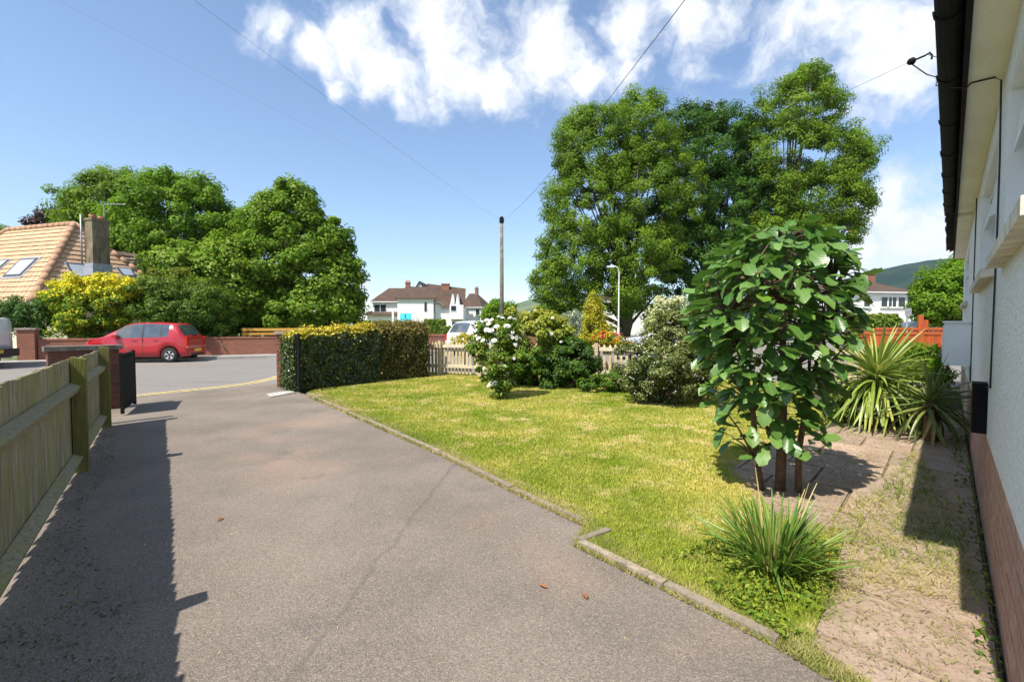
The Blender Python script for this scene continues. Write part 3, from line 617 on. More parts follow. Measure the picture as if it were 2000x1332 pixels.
# eaves
part('soffit', MB().obox((0, 0), WD, WN, H0, 8.6, .045, .21, EAVE - .006, EAVE + .02).obox((0, 0), WD, WN, 8.605, H1, .046, .21, EAVE - .05, EAVE + .018), M['soffit'], house)
part('fascia', MB().obox((0, 0), WD, WN, H0, H1, .020, .044, EAVE - .03, EAVE + .16), M['black_plastic'], house)
gut = MB(); pr = [(math.cos(a) * .056, math.sin(a) * .056) for a in np.linspace(math.pi, 2 * math.pi, 9)] + [(math.cos(a) * .050, math.sin(a) * .050) for a in np.linspace(2 * math.pi, math.pi, 9)]
gut.prism([W(H0 - .02, -.036 + a, EAVE + .05 + b) for a, b in pr], Vector((WD.x, WD.y, 0)) * (8.6 - H0))
g_ = part('gutter', gut, M['black_plastic'], house, False)
for s in (2.35, 3.1, 3.9, 4.75, 5.6, 6.4, 7.2, 8.0):
    k = MB(); pr2 = [(math.cos(a) * .064, math.sin(a) * .064) for a in np.linspace(math.pi, 2 * math.pi, 9)] + [(math.cos(a) * .057, math.sin(a) * .057) for a in np.linspace(2 * math.pi, math.pi, 9)]
    k.prism([W(s, -.036 + a, EAVE + .052 + b) for a, b in pr2], Vector((WD.x, WD.y, 0)) * (.035 if int(s * 10) % 2 else .11)); part('gutter_bracket', k, M['black_plastic'], g_)
rf = MB().hexa([W(H0, -.04, EAVE + .10), W(H1, -.04, EAVE + .10), W(H1, 3.8, EAVE + 2.3), W(H0, 3.8, EAVE + 2.3), W(H0, -.04, EAVE + .13), W(H1, -.04, EAVE + .13), W(H1, 3.8, EAVE + 2.4), W(H0, 3.8, EAVE + 2.4)])
rf.hexa([W(H0, 3.8, EAVE + 2.3), W(H1, 3.8, EAVE + 2.3), W(H1, 7.7, EAVE + .1), W(H0, 7.7, EAVE + .1), W(H0, 3.8, EAVE + 2.4), W(H1, 3.8, EAVE + 2.4), W(H1, 7.7, EAVE + .14), W(H0, 7.7, EAVE + .14)])
roof_r = part('roof', rf, M['tile_dark'], house)
tme = MB().add([(-.145, 0, 0), (.145, 0, 0), (.145, .4, .226), (-.145, .4, .226), (-.145, 0, .03), (-.05, 0, .05), (.06, 0, .05), (.145, 0, .03), (-.145, .4, .25), (-.05, .4, .27), (.06, .4, .27), (.145, .4, .25)],
              [(0, 1, 7, 6, 5, 4), (4, 5, 9, 8), (5, 6, 10, 9), (6, 7, 11, 10), (0, 3, 2, 1), (0, 4, 8, 3), (1, 2, 11, 7), (2, 3, 8, 9, 10, 11)]).mesh('roof_tile'); tme.materials.append(M['tile_dark'])
for i in range(int((H1 - H0) / .3)):
    q = W(H0 + .15 + i * .3, -.068 - (.02 if H0 + i * .3 > 8.5 else 0) + random.uniform(-.008, .008), EAVE + .125)
    mw = Matrix(((WD.x, WN.x, 0, q.x), (WD.y, WN.y, 0, q.y), (0, 0, 1, q.z), (0, 0, 0, 1))); inst('roof_tile', tme, mw, roof_r)
# cables and boxes on the wall
cb = MB().tube([W(4.0, .035, EAVE - .035), W(4.0, .06, EAVE - .012), W(4.0, .10, EAVE - .012), W(4.0, .16, EAVE - .014), W(4.0, .186, EAVE - .04), W(4.0, .192, 2.4), W(4.02, .193, 1.9), W(4.06, .192, 1.4), W(4.1, .192, 1.03), W(4.45, .192, 1.0)], .005, 6)
part('wall_cable', cb, M['cable'], house, True)
part('wall_cable', MB().tube([W(7.6, .192, EAVE - .02), W(7.62, .192, 2.0), W(7.6, .192, 1.5), W(7.63, .192, .75)], .006, 6), M['cable'], house, True)
bx = MB().obox((0, 0), WD, WN, 4.45, 4.62, .125, .2, .68, 1.02); part('junction_box', bx, M['black_plastic'], house)
mbx = part('meter_box', MB().obox((0, 0), WD, WN, 8.1, 8.55, -.05, .2, .90, 1.44).obox((0, 0), WD, WN, 8.07, 8.58, -.065, .2, 1.441, 1.465), M['grey_box'], house)
part('meter_door', MB().obox((0, 0), WD, WN, 8.13, 8.52, -.062, -.052, .93, 1.41), M['grey_box'], mbx)

# ------------------------------------------------------------------ left fence
FA = Vector((-4.17, 4.42)); FD = Vector((-.604, .797)); FN = Vector((.797, .604))       # along towards the road; towards the drive
lf = thing('board_fence', (FA.x, FA.y, 0), 'mossy green close-boarded timber fence along the left of the drive', 'fence')
def fbox(a0, a1, b0, b1, z0, z1): return MB().obox(FA, FD, FN, a0, a1, b0, b1, z0, z1)
t = -4.6; rr = random.Random(3)
bnum = 0
while t < 2.42:
    w = rr.uniform(.095, .112); h = 1.085 + rr.uniform(-.012, .012) - (.0 if t < 0 else .02); b = -.055 + rr.uniform(-.004, .004); ti = rr.uniform(-.006, .006)
    b = -.055 - (.0 if bnum % 2 else .0) + rr.uniform(-.003, .003); lap = .012; bnum += 1
    c = [FA + FD * t + FN * (b - .016), FA + FD * (t + w + lap) + FN * (b + .002), FA + FD * (t + w + lap) + FN * (b - .012), FA + FD * t + FN * (b - .028)]
    z0 = .06 + rr.uniform(-.02, .02)
    part('board', MB().hexa([(p.x, p.y, z0) for p in c] + [(p.x + FD.x * ti, p.y + FD.y * ti, h + (.004 if k in (1, 2) else -.004) * rr.uniform(-1, 1)) for k, p in enumerate(c)]), M['board'], lf)
    t += w
for (a0, a1) in ((-4.6, -.055), (.055, 2.37)):
    for z in (.10, .78):
        A = FA + FD * a0; B = FA + FD * a1
        q = [(0, -.05, z), (0, .0, z), (0, .02, z + .05), (0, .02, z + .055), (0, -.05, z + .09)]
        def pt(base, d): return Vector((base.x + FN.x * d[1], base.y + FN.y * d[1], d[2]))
        pa = [pt(A, d) for d in q]; ext = Vector((FD.x, FD.y, 0)) * (a1 - a0)
        part('rail', MB().prism(pa, ext), M['rail'], lf)
for a, hh in ((0, 1.10), (2.42, 1.11), (-3.35, 1.12)):
    m_ = MB(); c = [FA + FD * (a + x) + FN * (y + .0) for x, y in ((-.052, -.05), (.052, -.05), (.052, .055), (-.052, .055))]
    m_.hexa([(p.x, p.y, -.05) for p in c] + [(p.x, p.y, hh + (.012 if k < 2 else -.012)) for k, p in enumerate(c)])
    part('post', m_, M['post'], lf)
part('post', fbox(2.62, 2.70, -.05, .03, -.05, 1.06), M['post'], lf)

# ------------------------------------------------------------------ gate pillars and gates
def brick_pier(name, label, base, d, L_, T_, H_, cop=.06, brick='brick_red', cop_mat='coping'):
    d = Vector(d).normalized(); n = Vector((-d.y, d.x)) * (1 if T_ > 0 else -1); T_ = abs(T_); t = thing(name, (base[0], base[1], 0), label, 'pillar')
    core = part('mortar_core', MB().obox(base, d, n, .008, L_ - .008, .008, T_ - .008, -.05, H_), M['mortar_dark'], t)
    rows = int(round(H_ / .075)); bh = H_ / rows
    for r_ in range(rows):
        s = 0.0; first = .102 if r_ % 2 else .215; nb = first
        while s < L_ - .02:
            l = min(nb, L_ - s); nb = .215
            if l > .04:
                j = random.uniform(-.002, .002)
                part('brick', MB().obox(base, d, n, s, s + l, j, T_ + j, bh * r_ + .005, bh * (r_ + 1) - .005), M[brick], core)
            s += l + .010
    part('coping', MB().obox(base, d, n, -.04, L_ + .04, -.04, T_ + .04, H_ + .002, H_ + cop), M[cop_mat], t)
    return t
pb = G(236, 797); pd = Vector((-.79, -.30)).normalized()
pA = Vector((pb.x, pb.y)); pd2 = Vector((-math.cos(R(49)), -math.sin(R(49)))) * -1
# wall end beside the gateway: runs off to the left of the gate, parallel to the road
pier_dir = Vector((-.65, -.76)).normalized()
brick_pier('brick_gate_pier', brick='brick_dark', cop_mat='coping_dark', label='dark red brick wall end with stone coping beside the open black gate', base=pA, d=pier_dir, L_=.86, T_=-.24, H_=1.0, cop=.075)
def gate(name, label, a, b, h, seed):
    a = Vector(a[:2]); b = Vector(b[:2]); d = (b - a).normalized(); n = Vector((-d.y, d.x)); L_ = (b - a).length
    t = thing(name, (a.x, a.y, 0), label, 'gate')
    fr = MB()
    fr.obox(a, d, n, 0, .045, -.022, .022, .03, h); fr.obox(a, d, n, L_ - .045, L_, -.022, .022, .03, h)
    fr.obox(a, d, n, .045, L_ - .045, -.02, .02, .09, .13); fr.obox(a, d, n, .045, L_ - .045, -.02, .02, h - .06, h - .02); fr.obox(a, d, n, .045, L_ - .045, -.02, .02, h * .6, h * .6 + .04)
    part('gate_frame', fr, M['black_metal'], t)
    k = max(3, int(L_ / .11))
    for i in range(1, k): part('bar', MB().obox(a, d, n, i * L_ / k - .009, i * L_ / k + .009, -.009, .009, .13, h - .06), M['black_metal'], t)
    return t, a, d, n, L_
ga, gb = G(264, 792), G(239, 812)
tg, a, d, n, L_ = gate('iron_gate', 'black gate leaf standing open against the dark brick wall end', ga, gb, .98, 1)
part('infill_panel', MB().obox(a, d, n, .046, L_ - .046, .010, .018, .131, .90), M['black_metal'], tg)
part('latch', MB().obox(a, d, n, .06, .20, -.05, -.023, .80, .86).tube([(a + d * .08 - n * .05).to_3d() + Vector((0, 0, .86)), (a + d * .10 - n * .07).to_3d() + Vector((0, 0, 1.02)), (a + d * .2 - n * .06).to_3d() + Vector((0, 0, 1.03))], .012, 6), M['grey_metal'], tg)
brick_pier('brick_gate_pillar', 'narrow red brick pillar at the end of the clipped hedge', G(541, 756)[:2], (.93, .36), .30, .24, 1.20, .06)
gate('iron_gate', 'black barred gate leaf folded back against the end of the clipped hedge', G(556, 757), G(586, 769), 1.24, 2)
plq = solo('drain_cover', MB().prism([G(520, 770, .006), G(566, 763, .006), G(577, 767, .006), G(528, 776, .006)], (0, 0, .012)), M['marble'], G(545, 770), label='pale mottled cover plate set in the drive by the hedge end', cat='cover plate')

# ------------------------------------------------------------------ hedges
def hedge(name, label, pts, T_, h0, h1, n, leaf, mat, seed, tipf, group=None, core='twigs', z0=.05):
    """clipped hedge along a polyline of 2-D points (front foot line), thickness T_ to the left of travel"""
    rng = np.random.default_rng(seed); pts = [Vector(p[:2]) for p in pts]; t = thing(name, (pts[0].x, pts[0].y, 0), label, 'hedge', group)
    Ls = [(b - a).length for a, b in zip(pts, pts[1:])]; tot = sum(Ls); off = np.array([pts[0].x, pts[0].y, 0])
    u = rng.uniform(0, tot, n); face = rng.choice(4, n, p=[.50, .26, .16, .08]); bpos = rng.uniform(0, 1, n); cpos = rng.uniform(0, 1, n)
    P0 = np.zeros((n, 2)); Nn = np.zeros((n, 2)); D = np.zeros((n, 2)); acc = 0
    for a, b, l in zip(pts, pts[1:], Ls):
        k = (u >= acc) & (u <= acc + l); d = (b - a) / l; nn = Vector((-d.y, d.x))
        P0[k] = np.array(a)[None] + (u[k] - acc)[:, None] * np.array(d)[None]; Nn[k] = np.array(nn); D[k] = np.array(d); acc += l
    H = h0 + (h1 - h0) * u / tot + .03 * np.sin(u * 9 + seed) + .02 * np.sin(u * 23)
    rough = rng.normal(0, .04, n) + .045 * np.sin(u * 11) * np.sin(cpos * 9)
    pos = np.zeros((n, 3)); nr = np.zeros((n, 3))
    front, top, back, end = face == 0, face == 1, face == 2, face == 3
    z = z0 + (H - z0) * cpos
    pos[:, :2] = P0; pos[front, 2] = z[front]; pos[front, :2] += Nn[front] * rough[front][:, None]; nr[front, :2] = -Nn[front]
    pos[back, 2] = z[back]; pos[back, :2] += Nn[back] * (T_ + rough[back])[:, None]; nr[back, :2] = Nn[back]
    pos[top, :2] += Nn[top] * (bpos[top] * T_)[:, None]; pos[top, 2] = H[top] + rough[top] * 1.3; nr[top, 2] = 1
    e0 = rng.uniform(0, 1, n) < .6
    for sel, p_, d_, hh in ((end & e0, pts[0], (pts[1] - pts[0]).normalized(), h0), (end & ~e0, pts[-1], (pts[-2] - pts[-1]).normalized(), h1)):
        dd = (pts[1] - pts[0]).normalized() if sel is not None and p_ is pts[0] else (pts[-1] - pts[-2]).normalized(); nn = Vector((-dd.y, dd.x)); k = sel.sum()
        pos[sel, :2] = np.array(p_)[None] + bpos[sel][:, None] * T_ * np.array(nn)[None] + rough[sel][:, None] * np.array(d_)[None]; pos[sel, 2] = z0 + (hh - z0) * cpos[sel]; nr[sel, :2] = -np.array(d_)
    nr += rng.normal(size=nr.shape) * .55; nr[:, 2] += .25; nr /= np.linalg.norm(nr, axis=1, keepdims=True)
    tip = tipf(pos, rng, top, H) if tipf else None
    link('foliage', leafmesh('foliage', pos, nr, leaf * rng.uniform(.35, 1.4, n), rng.uniform(0, 1, n), tip, .6, off, rng), M[mat], t, off=off)
    mb = MB()
    for i, (a, b) in enumerate(zip(pts, pts[1:])):
        d = (b - a).normalized(); nn = Vector((-d.y, d.x)); e = .06; acc_h = min(h0, h1)
        mb.obox(a, d, nn, e if i == 0 else 0, (b - a).length - (e if i == len(pts) - 2 else 0), e, T_ - e, 0, acc_h - e)
    part('inner_branches', mb, M[core], t)
    return t
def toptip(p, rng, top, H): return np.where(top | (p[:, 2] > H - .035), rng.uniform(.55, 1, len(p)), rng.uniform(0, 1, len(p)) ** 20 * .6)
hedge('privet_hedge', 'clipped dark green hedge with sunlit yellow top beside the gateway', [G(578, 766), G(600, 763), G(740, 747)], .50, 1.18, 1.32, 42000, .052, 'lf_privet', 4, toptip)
def coptip(p, rng, top, H): return np.where(p[:, 2] > H - .2, rng.uniform(0, 1, len(p)) ** .8, rng.uniform(0, 1, len(p)) ** 4)
hedge('copper_hedge', 'looser reddish brown hedge joining the clipped green hedge', [G(742, 745), G(836, 737)], .9, 1.36, 1.40, 24000, .06, 'lf_copperhedge', 5, coptip)

# ------------------------------------------------------------------ picket fences
def picket(name, label, a, b, h, step, group=None, postpos=()):
    a = Vector(a[:2]); b = Vector(b[:2]); d = (b - a).normalized(); n = Vector((d.y, -d.x)); L_ = (b - a).length
    t = thing(name, (a.x, a.y, 0), label, 'fence', group)
    me = MB().add([(-.032, -.009, 0), (.032, -.009, 0), (.032, .009, 0), (-.032, .009, 0), (-.032, -.009, .95), (.032, -.009, .95), (.032, .009, .95), (-.032, .009, .95), (0, -.009, 1), (0, .009, 1)],
                 [(0, 3, 2, 1), (0, 1, 5, 8, 4), (2, 3, 7, 9, 6), (1, 2, 6, 5), (3, 0, 4, 7), (4, 8, 9, 7), (8, 5, 6, 9)]).mesh('picket'); me.materials.append(M['picket'])
    k = int(L_ / step)
    for i in range(k):
        q = a + d * (i + .5) * step; mw = frame(q - n * .03, d, .05) @ Matrix.Rotation(random.uniform(-.012, .012), 4, 'Y') @ Matrix.Diagonal((1, 1, (h - .05) + random.uniform(-.012, .012), 1)); inst('picket', me, mw, t)
    for z in (.22, h - .16): part('rail', MB().obox(a, d, n, 0, L_, -.018, .045, z, z + .085), M['rail_pale'], t)
    for x in postpos: part('post', MB().obox(a, d, n, x - .045, x + .045, .031, .12, -.05, h + .03), M['picket'], t)
    return t
PF0, PF1, PF2 = G(815, 731), G(925, 735), G(1260, 752)
picket('picket_fence', 'pale timber picket fence between the copper hedge and rose bush', PF0, PF1, .94, .105, 'garden picket fences', (.75, 1.95))
picket('picket_fence', 'pale timber picket fence between the climbing shrub and variegated bush', PF1 + Vector((.02, 0, 0)), PF2, .94, .135, 'garden picket fences', (1.5, 3.4))
pr0, pr1 = G(1760, 790), Vector((9.1, 9.3, 0))
picket('picket_fence', 'short pale picket fence behind the spiky palm near the house', Vector((6.6, 9.85, 0)), Vector((9.05, 9.45, 0)), .92, .13, 'garden picket fences', (.9, 2.0))

# ------------------------------------------------------------------ roses and garden shrubs
def flower_mesh(mat, r=1.0, name='flower'):
    mb = MB()
    for ring, (k, rad, lift, ph) in enumerate(((6, 1.0, .15, 0), (5, .68, .45, .4), (4, .38, .62, .9))):
        for i in range(k):
            a = 2 * math.pi * i / k + ph; w = .62 * rad
            ca, sa = math.cos(a), math.sin(a); q = lambda x, y, z: (r * (x * ca - y * sa), r * (x * sa + y * ca), r * z)
            mb.add([q(.05, 0, 0), q(rad * .6, -w, lift * .8), q(rad, -w * .4, lift * 1.3), q(rad, w * .4, lift * 1.3), q(rad * .6, w, lift * .8)], [(0, 1, 2, 3, 4)])
    me = mb.mesh(name); me.materials.append(mat); return me
fl_w = flower_mesh(M['petal'])
def flowers(t, me, ells, n, size, seed, zmin=0, name='flower', front=True):
    rng = np.random.default_rng(seed); k = 0
    while k < n:
        e = ells[rng.integers(len(ells))]; d = unit(1, rng)[0]
        if front and d[1] > .25: continue
        if d[2] < -.5: continue
        p = Vector([e[0][i] + d[i] * e[1][i] * 1.02 for i in range(3)])
        if p.z < zmin: continue
        q = Vector((d[0], d[1], d[2] + .5)).normalized().to_track_quat('Z', 'Y').to_matrix().to_4x4()
        inst(name, me, Matrix.Translation(p) @ q @ Matrix.Rotation(rng.uniform(0, 6), 4, 'Z') @ Matrix.Scale(size * rng.uniform(.7, 1.25), 4), t); k += 1
def shrub(name, label, basepx, Y, items, leaf, mat, nclump, per, rc, seed, tipf=None, cat='shrub', group=None, r0=.04, base=None, **kw):
    e = ellpx(Y, items); b = base if base is not None else P(basepx, 640, Y); b = Vector((b[0], b[1], 0))
    return tree(name, label, cat, b, e, leaf, mat, nclump, per, rc, r0, group, tipf, kw.pop('inner', .35), 'bark_young', SH, kw.pop('ntops', 8), seed=seed, **kw), e
def htip(z0, z1, p=1.0):
    return lambda pos, rng: np.clip((pos[:, 2] - z0) / (z1 - z0) + rng.normal(0, .25, len(pos)), 0, 1) ** p
def rtip(p): return lambda pos, rng: rng.uniform(0, 1, len(pos)) ** p
yr = 8.75
t, e = shrub('rose_bush', 'white flowering rose bush standing alone on the lawn', 972, yr, [(968, 690, 46, 56), (962, 650, 36, 34), (988, 652, 30, 32), (978, 738, 28, 28), (974, 758, 22, 18)], .062, 'lf_rose', 120, 95, .13, 21, rtip(4))
flowers(t, fl_w, e, 70, .043, 22, .25)
t, e = shrub('climbing_shrub', 'tall yellow-green leafy shrub behind the white roses', 1045, 10.6, [(1035, 670, 66, 64), (1060, 645, 46, 40), (1010, 700, 46, 50), (1085, 690, 40, 60), (1050, 720, 50, 40)], .08, 'lf_rose', 230, 130, .17, 23, htip(.7, 1.9))
flowers(t, fl_w, e, 14, .042, 24, .6)
shrub('ivy_shrub', 'dark green ivy-like shrub smothering the picket fence', 1125, 10.2, [(1118, 705, 44, 46), (1080, 730, 30, 30), (1150, 725, 24, 34)], .065, 'lf_dark', 110, 120, .15, 25, rtip(5))
t, e = shrub('variegated_bush', 'large round variegated bush with cream flecked leaves on the lawn edge', 1295, 8.2, [(1295, 718, 82, 64), (1328, 652, 46, 60), (1350, 700, 52, 78), (1262, 740, 44, 38)], .052, 'lf_varieg', 270, 140, .14, 26, rtip(5))
pos, nr, ids, cc = clumps([(c, (r[0] * 1.03, r[1] * 1.03, r[2] * 1.03)) for c, r in e], 300, 2, .05, .9, .6, np.random.default_rng(6))
o = link('blossom', leafmesh('blossom', pos, nr, np.full(len(pos), .024), np.ones(len(pos)), None, .9, OFF[t.name]), M['petal'], t, off=OFF[t.name]); o['kind'] = 'stuff'
shrub('pale_climber', 'pale cream leaved tall shrub behind the variegated bush', 1310, 10.5, [(1310, 615, 44, 34), (1335, 640, 40, 40), (1290, 650, 26, 40)], .075, 'lf_pale', 70, 100, .16, 27, htip(1.4, 2.2))
shrub('golden_conifer', 'slim golden conifer standing behind the picket fence', 1160, 13.5, [(1160, 645, 26, 40), (1160, 612, 17, 32), (1175, 660, 26, 26), (1158, 594, 9, 16)], .06, 'lf_yellowgreen', 150, 110, .14, 28, rtip(2), 'conifer', flat=1.6)
shrub('silver_bush', 'silver grey leaved bush beside the golden conifer', 1118, 14.5, [(1112, 635, 26, 26), (1130, 645, 22, 24)], .07, 'lf_silver', 50, 70, .16, 29)
t, e = shrub('mound_bush', 'low golden mound bush beyond the picket fence', 908, 16.0, [(910, 666, 30, 14)], .05, 'lf_yellowgreen', 60, 110, .12, 30, rtip(.8))
t, e = shrub('flowering_bush', 'low bush with red and orange flowers behind the picket fence', 1195, 13.0, [(1190, 664, 30, 16), (1215, 676, 22, 9), (1090, 668, 30, 16)], .06, 'lf_yellowgreen', 70, 90, .13, 31, rtip(1))
flowers(t, flower_mesh(M['petal_red']), e, 34, .06, 32, .5); flowers(t, flower_mesh(M['petal_orange']), e, 30, .06, 33, .5)
shrub('low_weeds', 'low green weeds at the foot of the picket fence', 1195, 9.6, [(1195, 742, 34, 22), (1155, 748, 24, 16), (1230, 752, 20, 16)], .05, 'lf_boxhedge', 60, 90, .1, 34)
shrub('garden_shrub', 'green shrub growing beneath the spiky palm', 1715, 6.6, [(1710, 800, 74, 40), (1650, 790, 40, 46), (1770, 810, 34, 34), (1740, 720, 50, 40, 1.0)], .05, 'lf_boxhedge', 150, 120, .13, 35, rtip(3))
shrub('garden_shrub', 'bright leafy shrub between the spiky palm and white meter box', 1770, 8.6, [(1765, 705, 56, 34), (1820, 720, 30, 36)], .06, 'lf_lime', 80, 90, .15, 36)

# ------------------------------------------------------------------ spiky palms
def sword_mesh(name, L_, w, droop, mat, seg=7):
    v = []; f = []
    for i in range(seg + 1):
        u = i / seg; x = L_ * (u - .12 * droop * u * u); z = -L_ * droop * u ** 2.2; ww = w * (.55 + 1.3 * u * (1 - u)) * (1 - u ** 5) + .0015
        v += [(x, -ww, z + ww * .5), (x, 0, z), (x, ww, z + ww * .5)]
    for i in range(seg):
        a = 3 * i; f += [(a, a + 3, a + 4, a + 1), (a + 1, a + 4, a + 5, a + 2)]
    me = MB().add(v, f).mesh(name); me.materials.append(mat); return me
def palm(name, label, base, top, mat, n, L_, seed, spread=1.0, dry=True, elmin=-.25):
    rng = random.Random(seed); t = thing(name, base, label, 'palm')
    part('trunk', MB().tube([base, (Vector(base) + Vector(top)) / 2 + Vector((.02, 0, 0)), top], [.085, .075, .05], 9), M['bark_young'], t, True)
    var = [sword_mesh('sword_leaf', L_ * k, .02 * spread, dr, M[mat]) for k, dr in ((1, .08), (1, .34), (.95, .7), (.85, .2))]
    for i in range(n):
        u = i / n; el = (1.35 - (1.35 - elmin) * u ** .8) + rng.uniform(-.12, .12); az = i * 2.39996 + rng.uniform(-.3, .3)
        me = var[0] if el > .9 else (var[1] if el > .35 else var[2]);  me = var[3] if rng.random() < .15 else me
        mw = Matrix.Translation(Vector(top) + Vector((0, 0, -.12 * u))) @ Matrix.Rotation(az, 4, 'Z') @ Matrix.Rotation(-el, 4, 'Y') @ Matrix.Rotation(rng.uniform(-.5, .5), 4, 'X') @ Matrix.Scale(rng.uniform(.75, 1.15), 4)
        inst('sword_leaf', me, mw, t)
    if dry:
        dm = [sword_mesh('dry_leaf', L_ * .6, .017, dr, M['sword']) for dr in (.1, .4)]
        for i in range(46):
            mw = Matrix.Translation(Vector(top) + Vector((rng.uniform(-.34, .34), rng.uniform(-.34, .2), rng.uniform(-.25, .1)))) @ Matrix.Rotation(rng.uniform(0, 6.28), 4, 'Z') @ Matrix.Rotation(1.35 + rng.uniform(-.25, .2), 4, 'Y') @ Matrix.Scale(rng.uniform(.5, 1), 4)
            inst('dry_leaf', dm[i % 2], mw, t)
    return t
b_ = G(1700, 838); palm('spiky_palm', 'sunlit yellow-green spiky palm with hanging pale leaf ends', b_, P(1712, 735, b_.y), 'sword', 220, .80, 41, 1.0, True, -.45)
b2 = W(7.5, -.14); palm('spiky_palm', 'darker spiky palm in the shade against the house wall', b2, Vector((b2.x - .05, b2.y - .05, .5)), 'sword_dark', 90, .60, 42, 1.0, False, -.55)

# strap-leaved clump in the foreground
cl_b = G(1510, 1112)
cl = thing('strap_leaf_clump', cl_b, 'clump of upright green strap leaves at the lawn corner below the small tree', 'plant')
rng = random.Random(9)
sv = [sword_mesh('strap_leaf', .41, .0075, dr, M['sword_green'], 6) for dr in (.05, .16, .34, .6)]
for i in range(280):
    az = rng.uniform(0, 6.283); el = rng.uniform(.72, 1.5); rr_ = rng.uniform(0, .13)
    inst('strap_leaf', rng.choice(sv), Matrix.Translation(cl_b + Vector((math.cos(az) * rr_, math.sin(az) * rr_, 0))) @ Matrix.Rotation(az + rng.uniform(-.4, .4), 4, 'Z') @ Matrix.Rotation(-el, 4, 'Y') @ Matrix.Rotation(rng.uniform(-.6, .6), 4, 'X') @ Matrix.Scale(rng.uniform(.55, 1.12), 4), cl)
for i in range(22):
    az = rng.uniform(0, 6.283); el = rng.uniform(.9, 1.5)
    dm_ = sword_mesh('dry_stalk', .5, .0035, .1, M['dry_leaf'], 5) if i == 0 else dm_
    inst('dry_stalk', dm_, Matrix.Translation(cl_b + Vector((math.cos(az) * .1, math.sin(az) * .1, 0))) @ Matrix.Rotation(az, 4, 'Z') @ Matrix.Rotation(-el, 4, 'Y') @ Matrix.Scale(rng.uniform(.7, 1.1), 4), cl)
# weeds and litter (uncountable)
def scatter(name, label, cat, pts, n, size, mat, seed, z=.01, hz=.03, aspect=.5, up=1.0, tipp=None):
    rng = np.random.default_rng(seed); xs = np.array([p[0] for p in pts]); ys = np.array([p[1] for p in pts]); X = np.zeros((0, 2))
    while len(X) < n:
        q = np.stack([rng.uniform(xs.min(), xs.max(), n * 2), rng.uniform(ys.min(), ys.max(), n * 2)], 1); q = q[inpoly(q[:, 0], q[:, 1], pts)]
        m_ = np.sin(q[:, 0] * 7 + seed) * np.sin(q[:, 1] * 6.1 + seed * 2) + rng.normal(0, .5, len(q)); X = np.concatenate([X, q[m_ > -.1]])
    X = X[:n]; pos = np.concatenate([X, z + rng.uniform(0, hz, (n, 1)) ** 1.0], 1); nr = rng.normal(size=(n, 3)) * .6 + np.array([0, 0, up]); nr /= np.linalg.norm(nr, axis=1, keepdims=True)
    o = link(name, leafmesh(name, pos, nr, size * rng.uniform(.5, 1.4, n), rng.uniform(0, 1, n), rng.uniform(0, 1, n) ** (tipp or 4), aspect, (0, 0, 0), rng), M[mat], None); return props(o, label, cat, kind='stuff')
scatter('weeds', 'low broad green weeds around the strap leaf clump', 'weeds', [G(1290, 1095), G(1400, 1060), G(1600, 1060), G(1660, 1110), G(1600, 1250), G(1530, 1260), G(1380, 1160)], 2600, .03, 'lf_boxhedge', 51, .012, .05, .5, 1.0, 1.2)
grass('joint_grass', 3000, [G(1620, 1010), G(1720, 960), G(1790, 880), W(4.6, .1), W(3.2, .15), G(1690, 1150), G(1600, 1240)], .02, .07, ((.10, .17, .02), (.2, .28, .04), (.36, .33, .07), (.5, .44, .13), (.5, .42, .18)), 'thin grass and weeds in the joints of the slab path', 6, z0=.022, lean=1.6, wdt=.003)
scatter('weeds', 'weeds growing along the foot of the brick plinth', 'weeds', [W(2.2, .19), W(8.5, .19), W(8.5, .02), W(2.2, .12)], 420, .03, 'lf_boxhedge', 53, .02, .08)
scatter('leaf_litter', 'dark leaf litter and moss along the foot of the board fence', 'leaf litter', [tuple(FA + FD * -4.0 + FN * -.02), tuple(FA + FD * 2.3 + FN * -.02), tuple(FA + FD * 2.3 + FN * .14), tuple(FA + FD * .2 + FN * .22), tuple(FA + FD * -1.2 + FN * .14), tuple(FA + FD * -2.0 + FN * .22), tuple(FA + FD * -2.9 + FN * .5), tuple(FA + FD * -4.0 + FN * .6)], 1500, .018, 'lf_litter' if 'lf_litter' in M else 'lf_copperhedge', 54, .003, .02, .4, 2.0, 5)
scatter('drive_grit', 'loose straw bits and grit scattered over the drive', 'grit', [(p.x, p.y) for p in drive] + [(1.0, 1.2), (-1.6, 1.2), (-5.6, 6.6), (-5.6, 8.6)], 700, .016, 'straw', 55, .002, .004, .3, 3.0)
dl = MB().add([(0, 0, 0), (.03, -.018, .008), (.065, -.012, .014), (.08, 0, .006), (.06, .016, .016), (.028, .02, .01)], [(0, 1, 2, 3), (0, 3, 4, 5)])
dme = dl.mesh('fallen_leaf'); dme.materials.append(M['dead_leaf'])
for (x, y, lab) in ((1072, 1148, 'curled brown fallen leaf on the drive, left of the pair'), (1138, 1158, 'curled brown fallen leaf on the drive, right of the pair'), (424, 1018, 'thin brown fallen leaf lying on the drive beside the fence shadow')):
    o = bpy.data.objects.new('fallen_leaf', dme); COL.objects.link(o); o.location = G(x, y, .004); o.rotation_euler = (0, 0, x * .7); o.scale = (.75,) * 3; props(o, lab, 'leaf', 'fallen leaves on the drive')

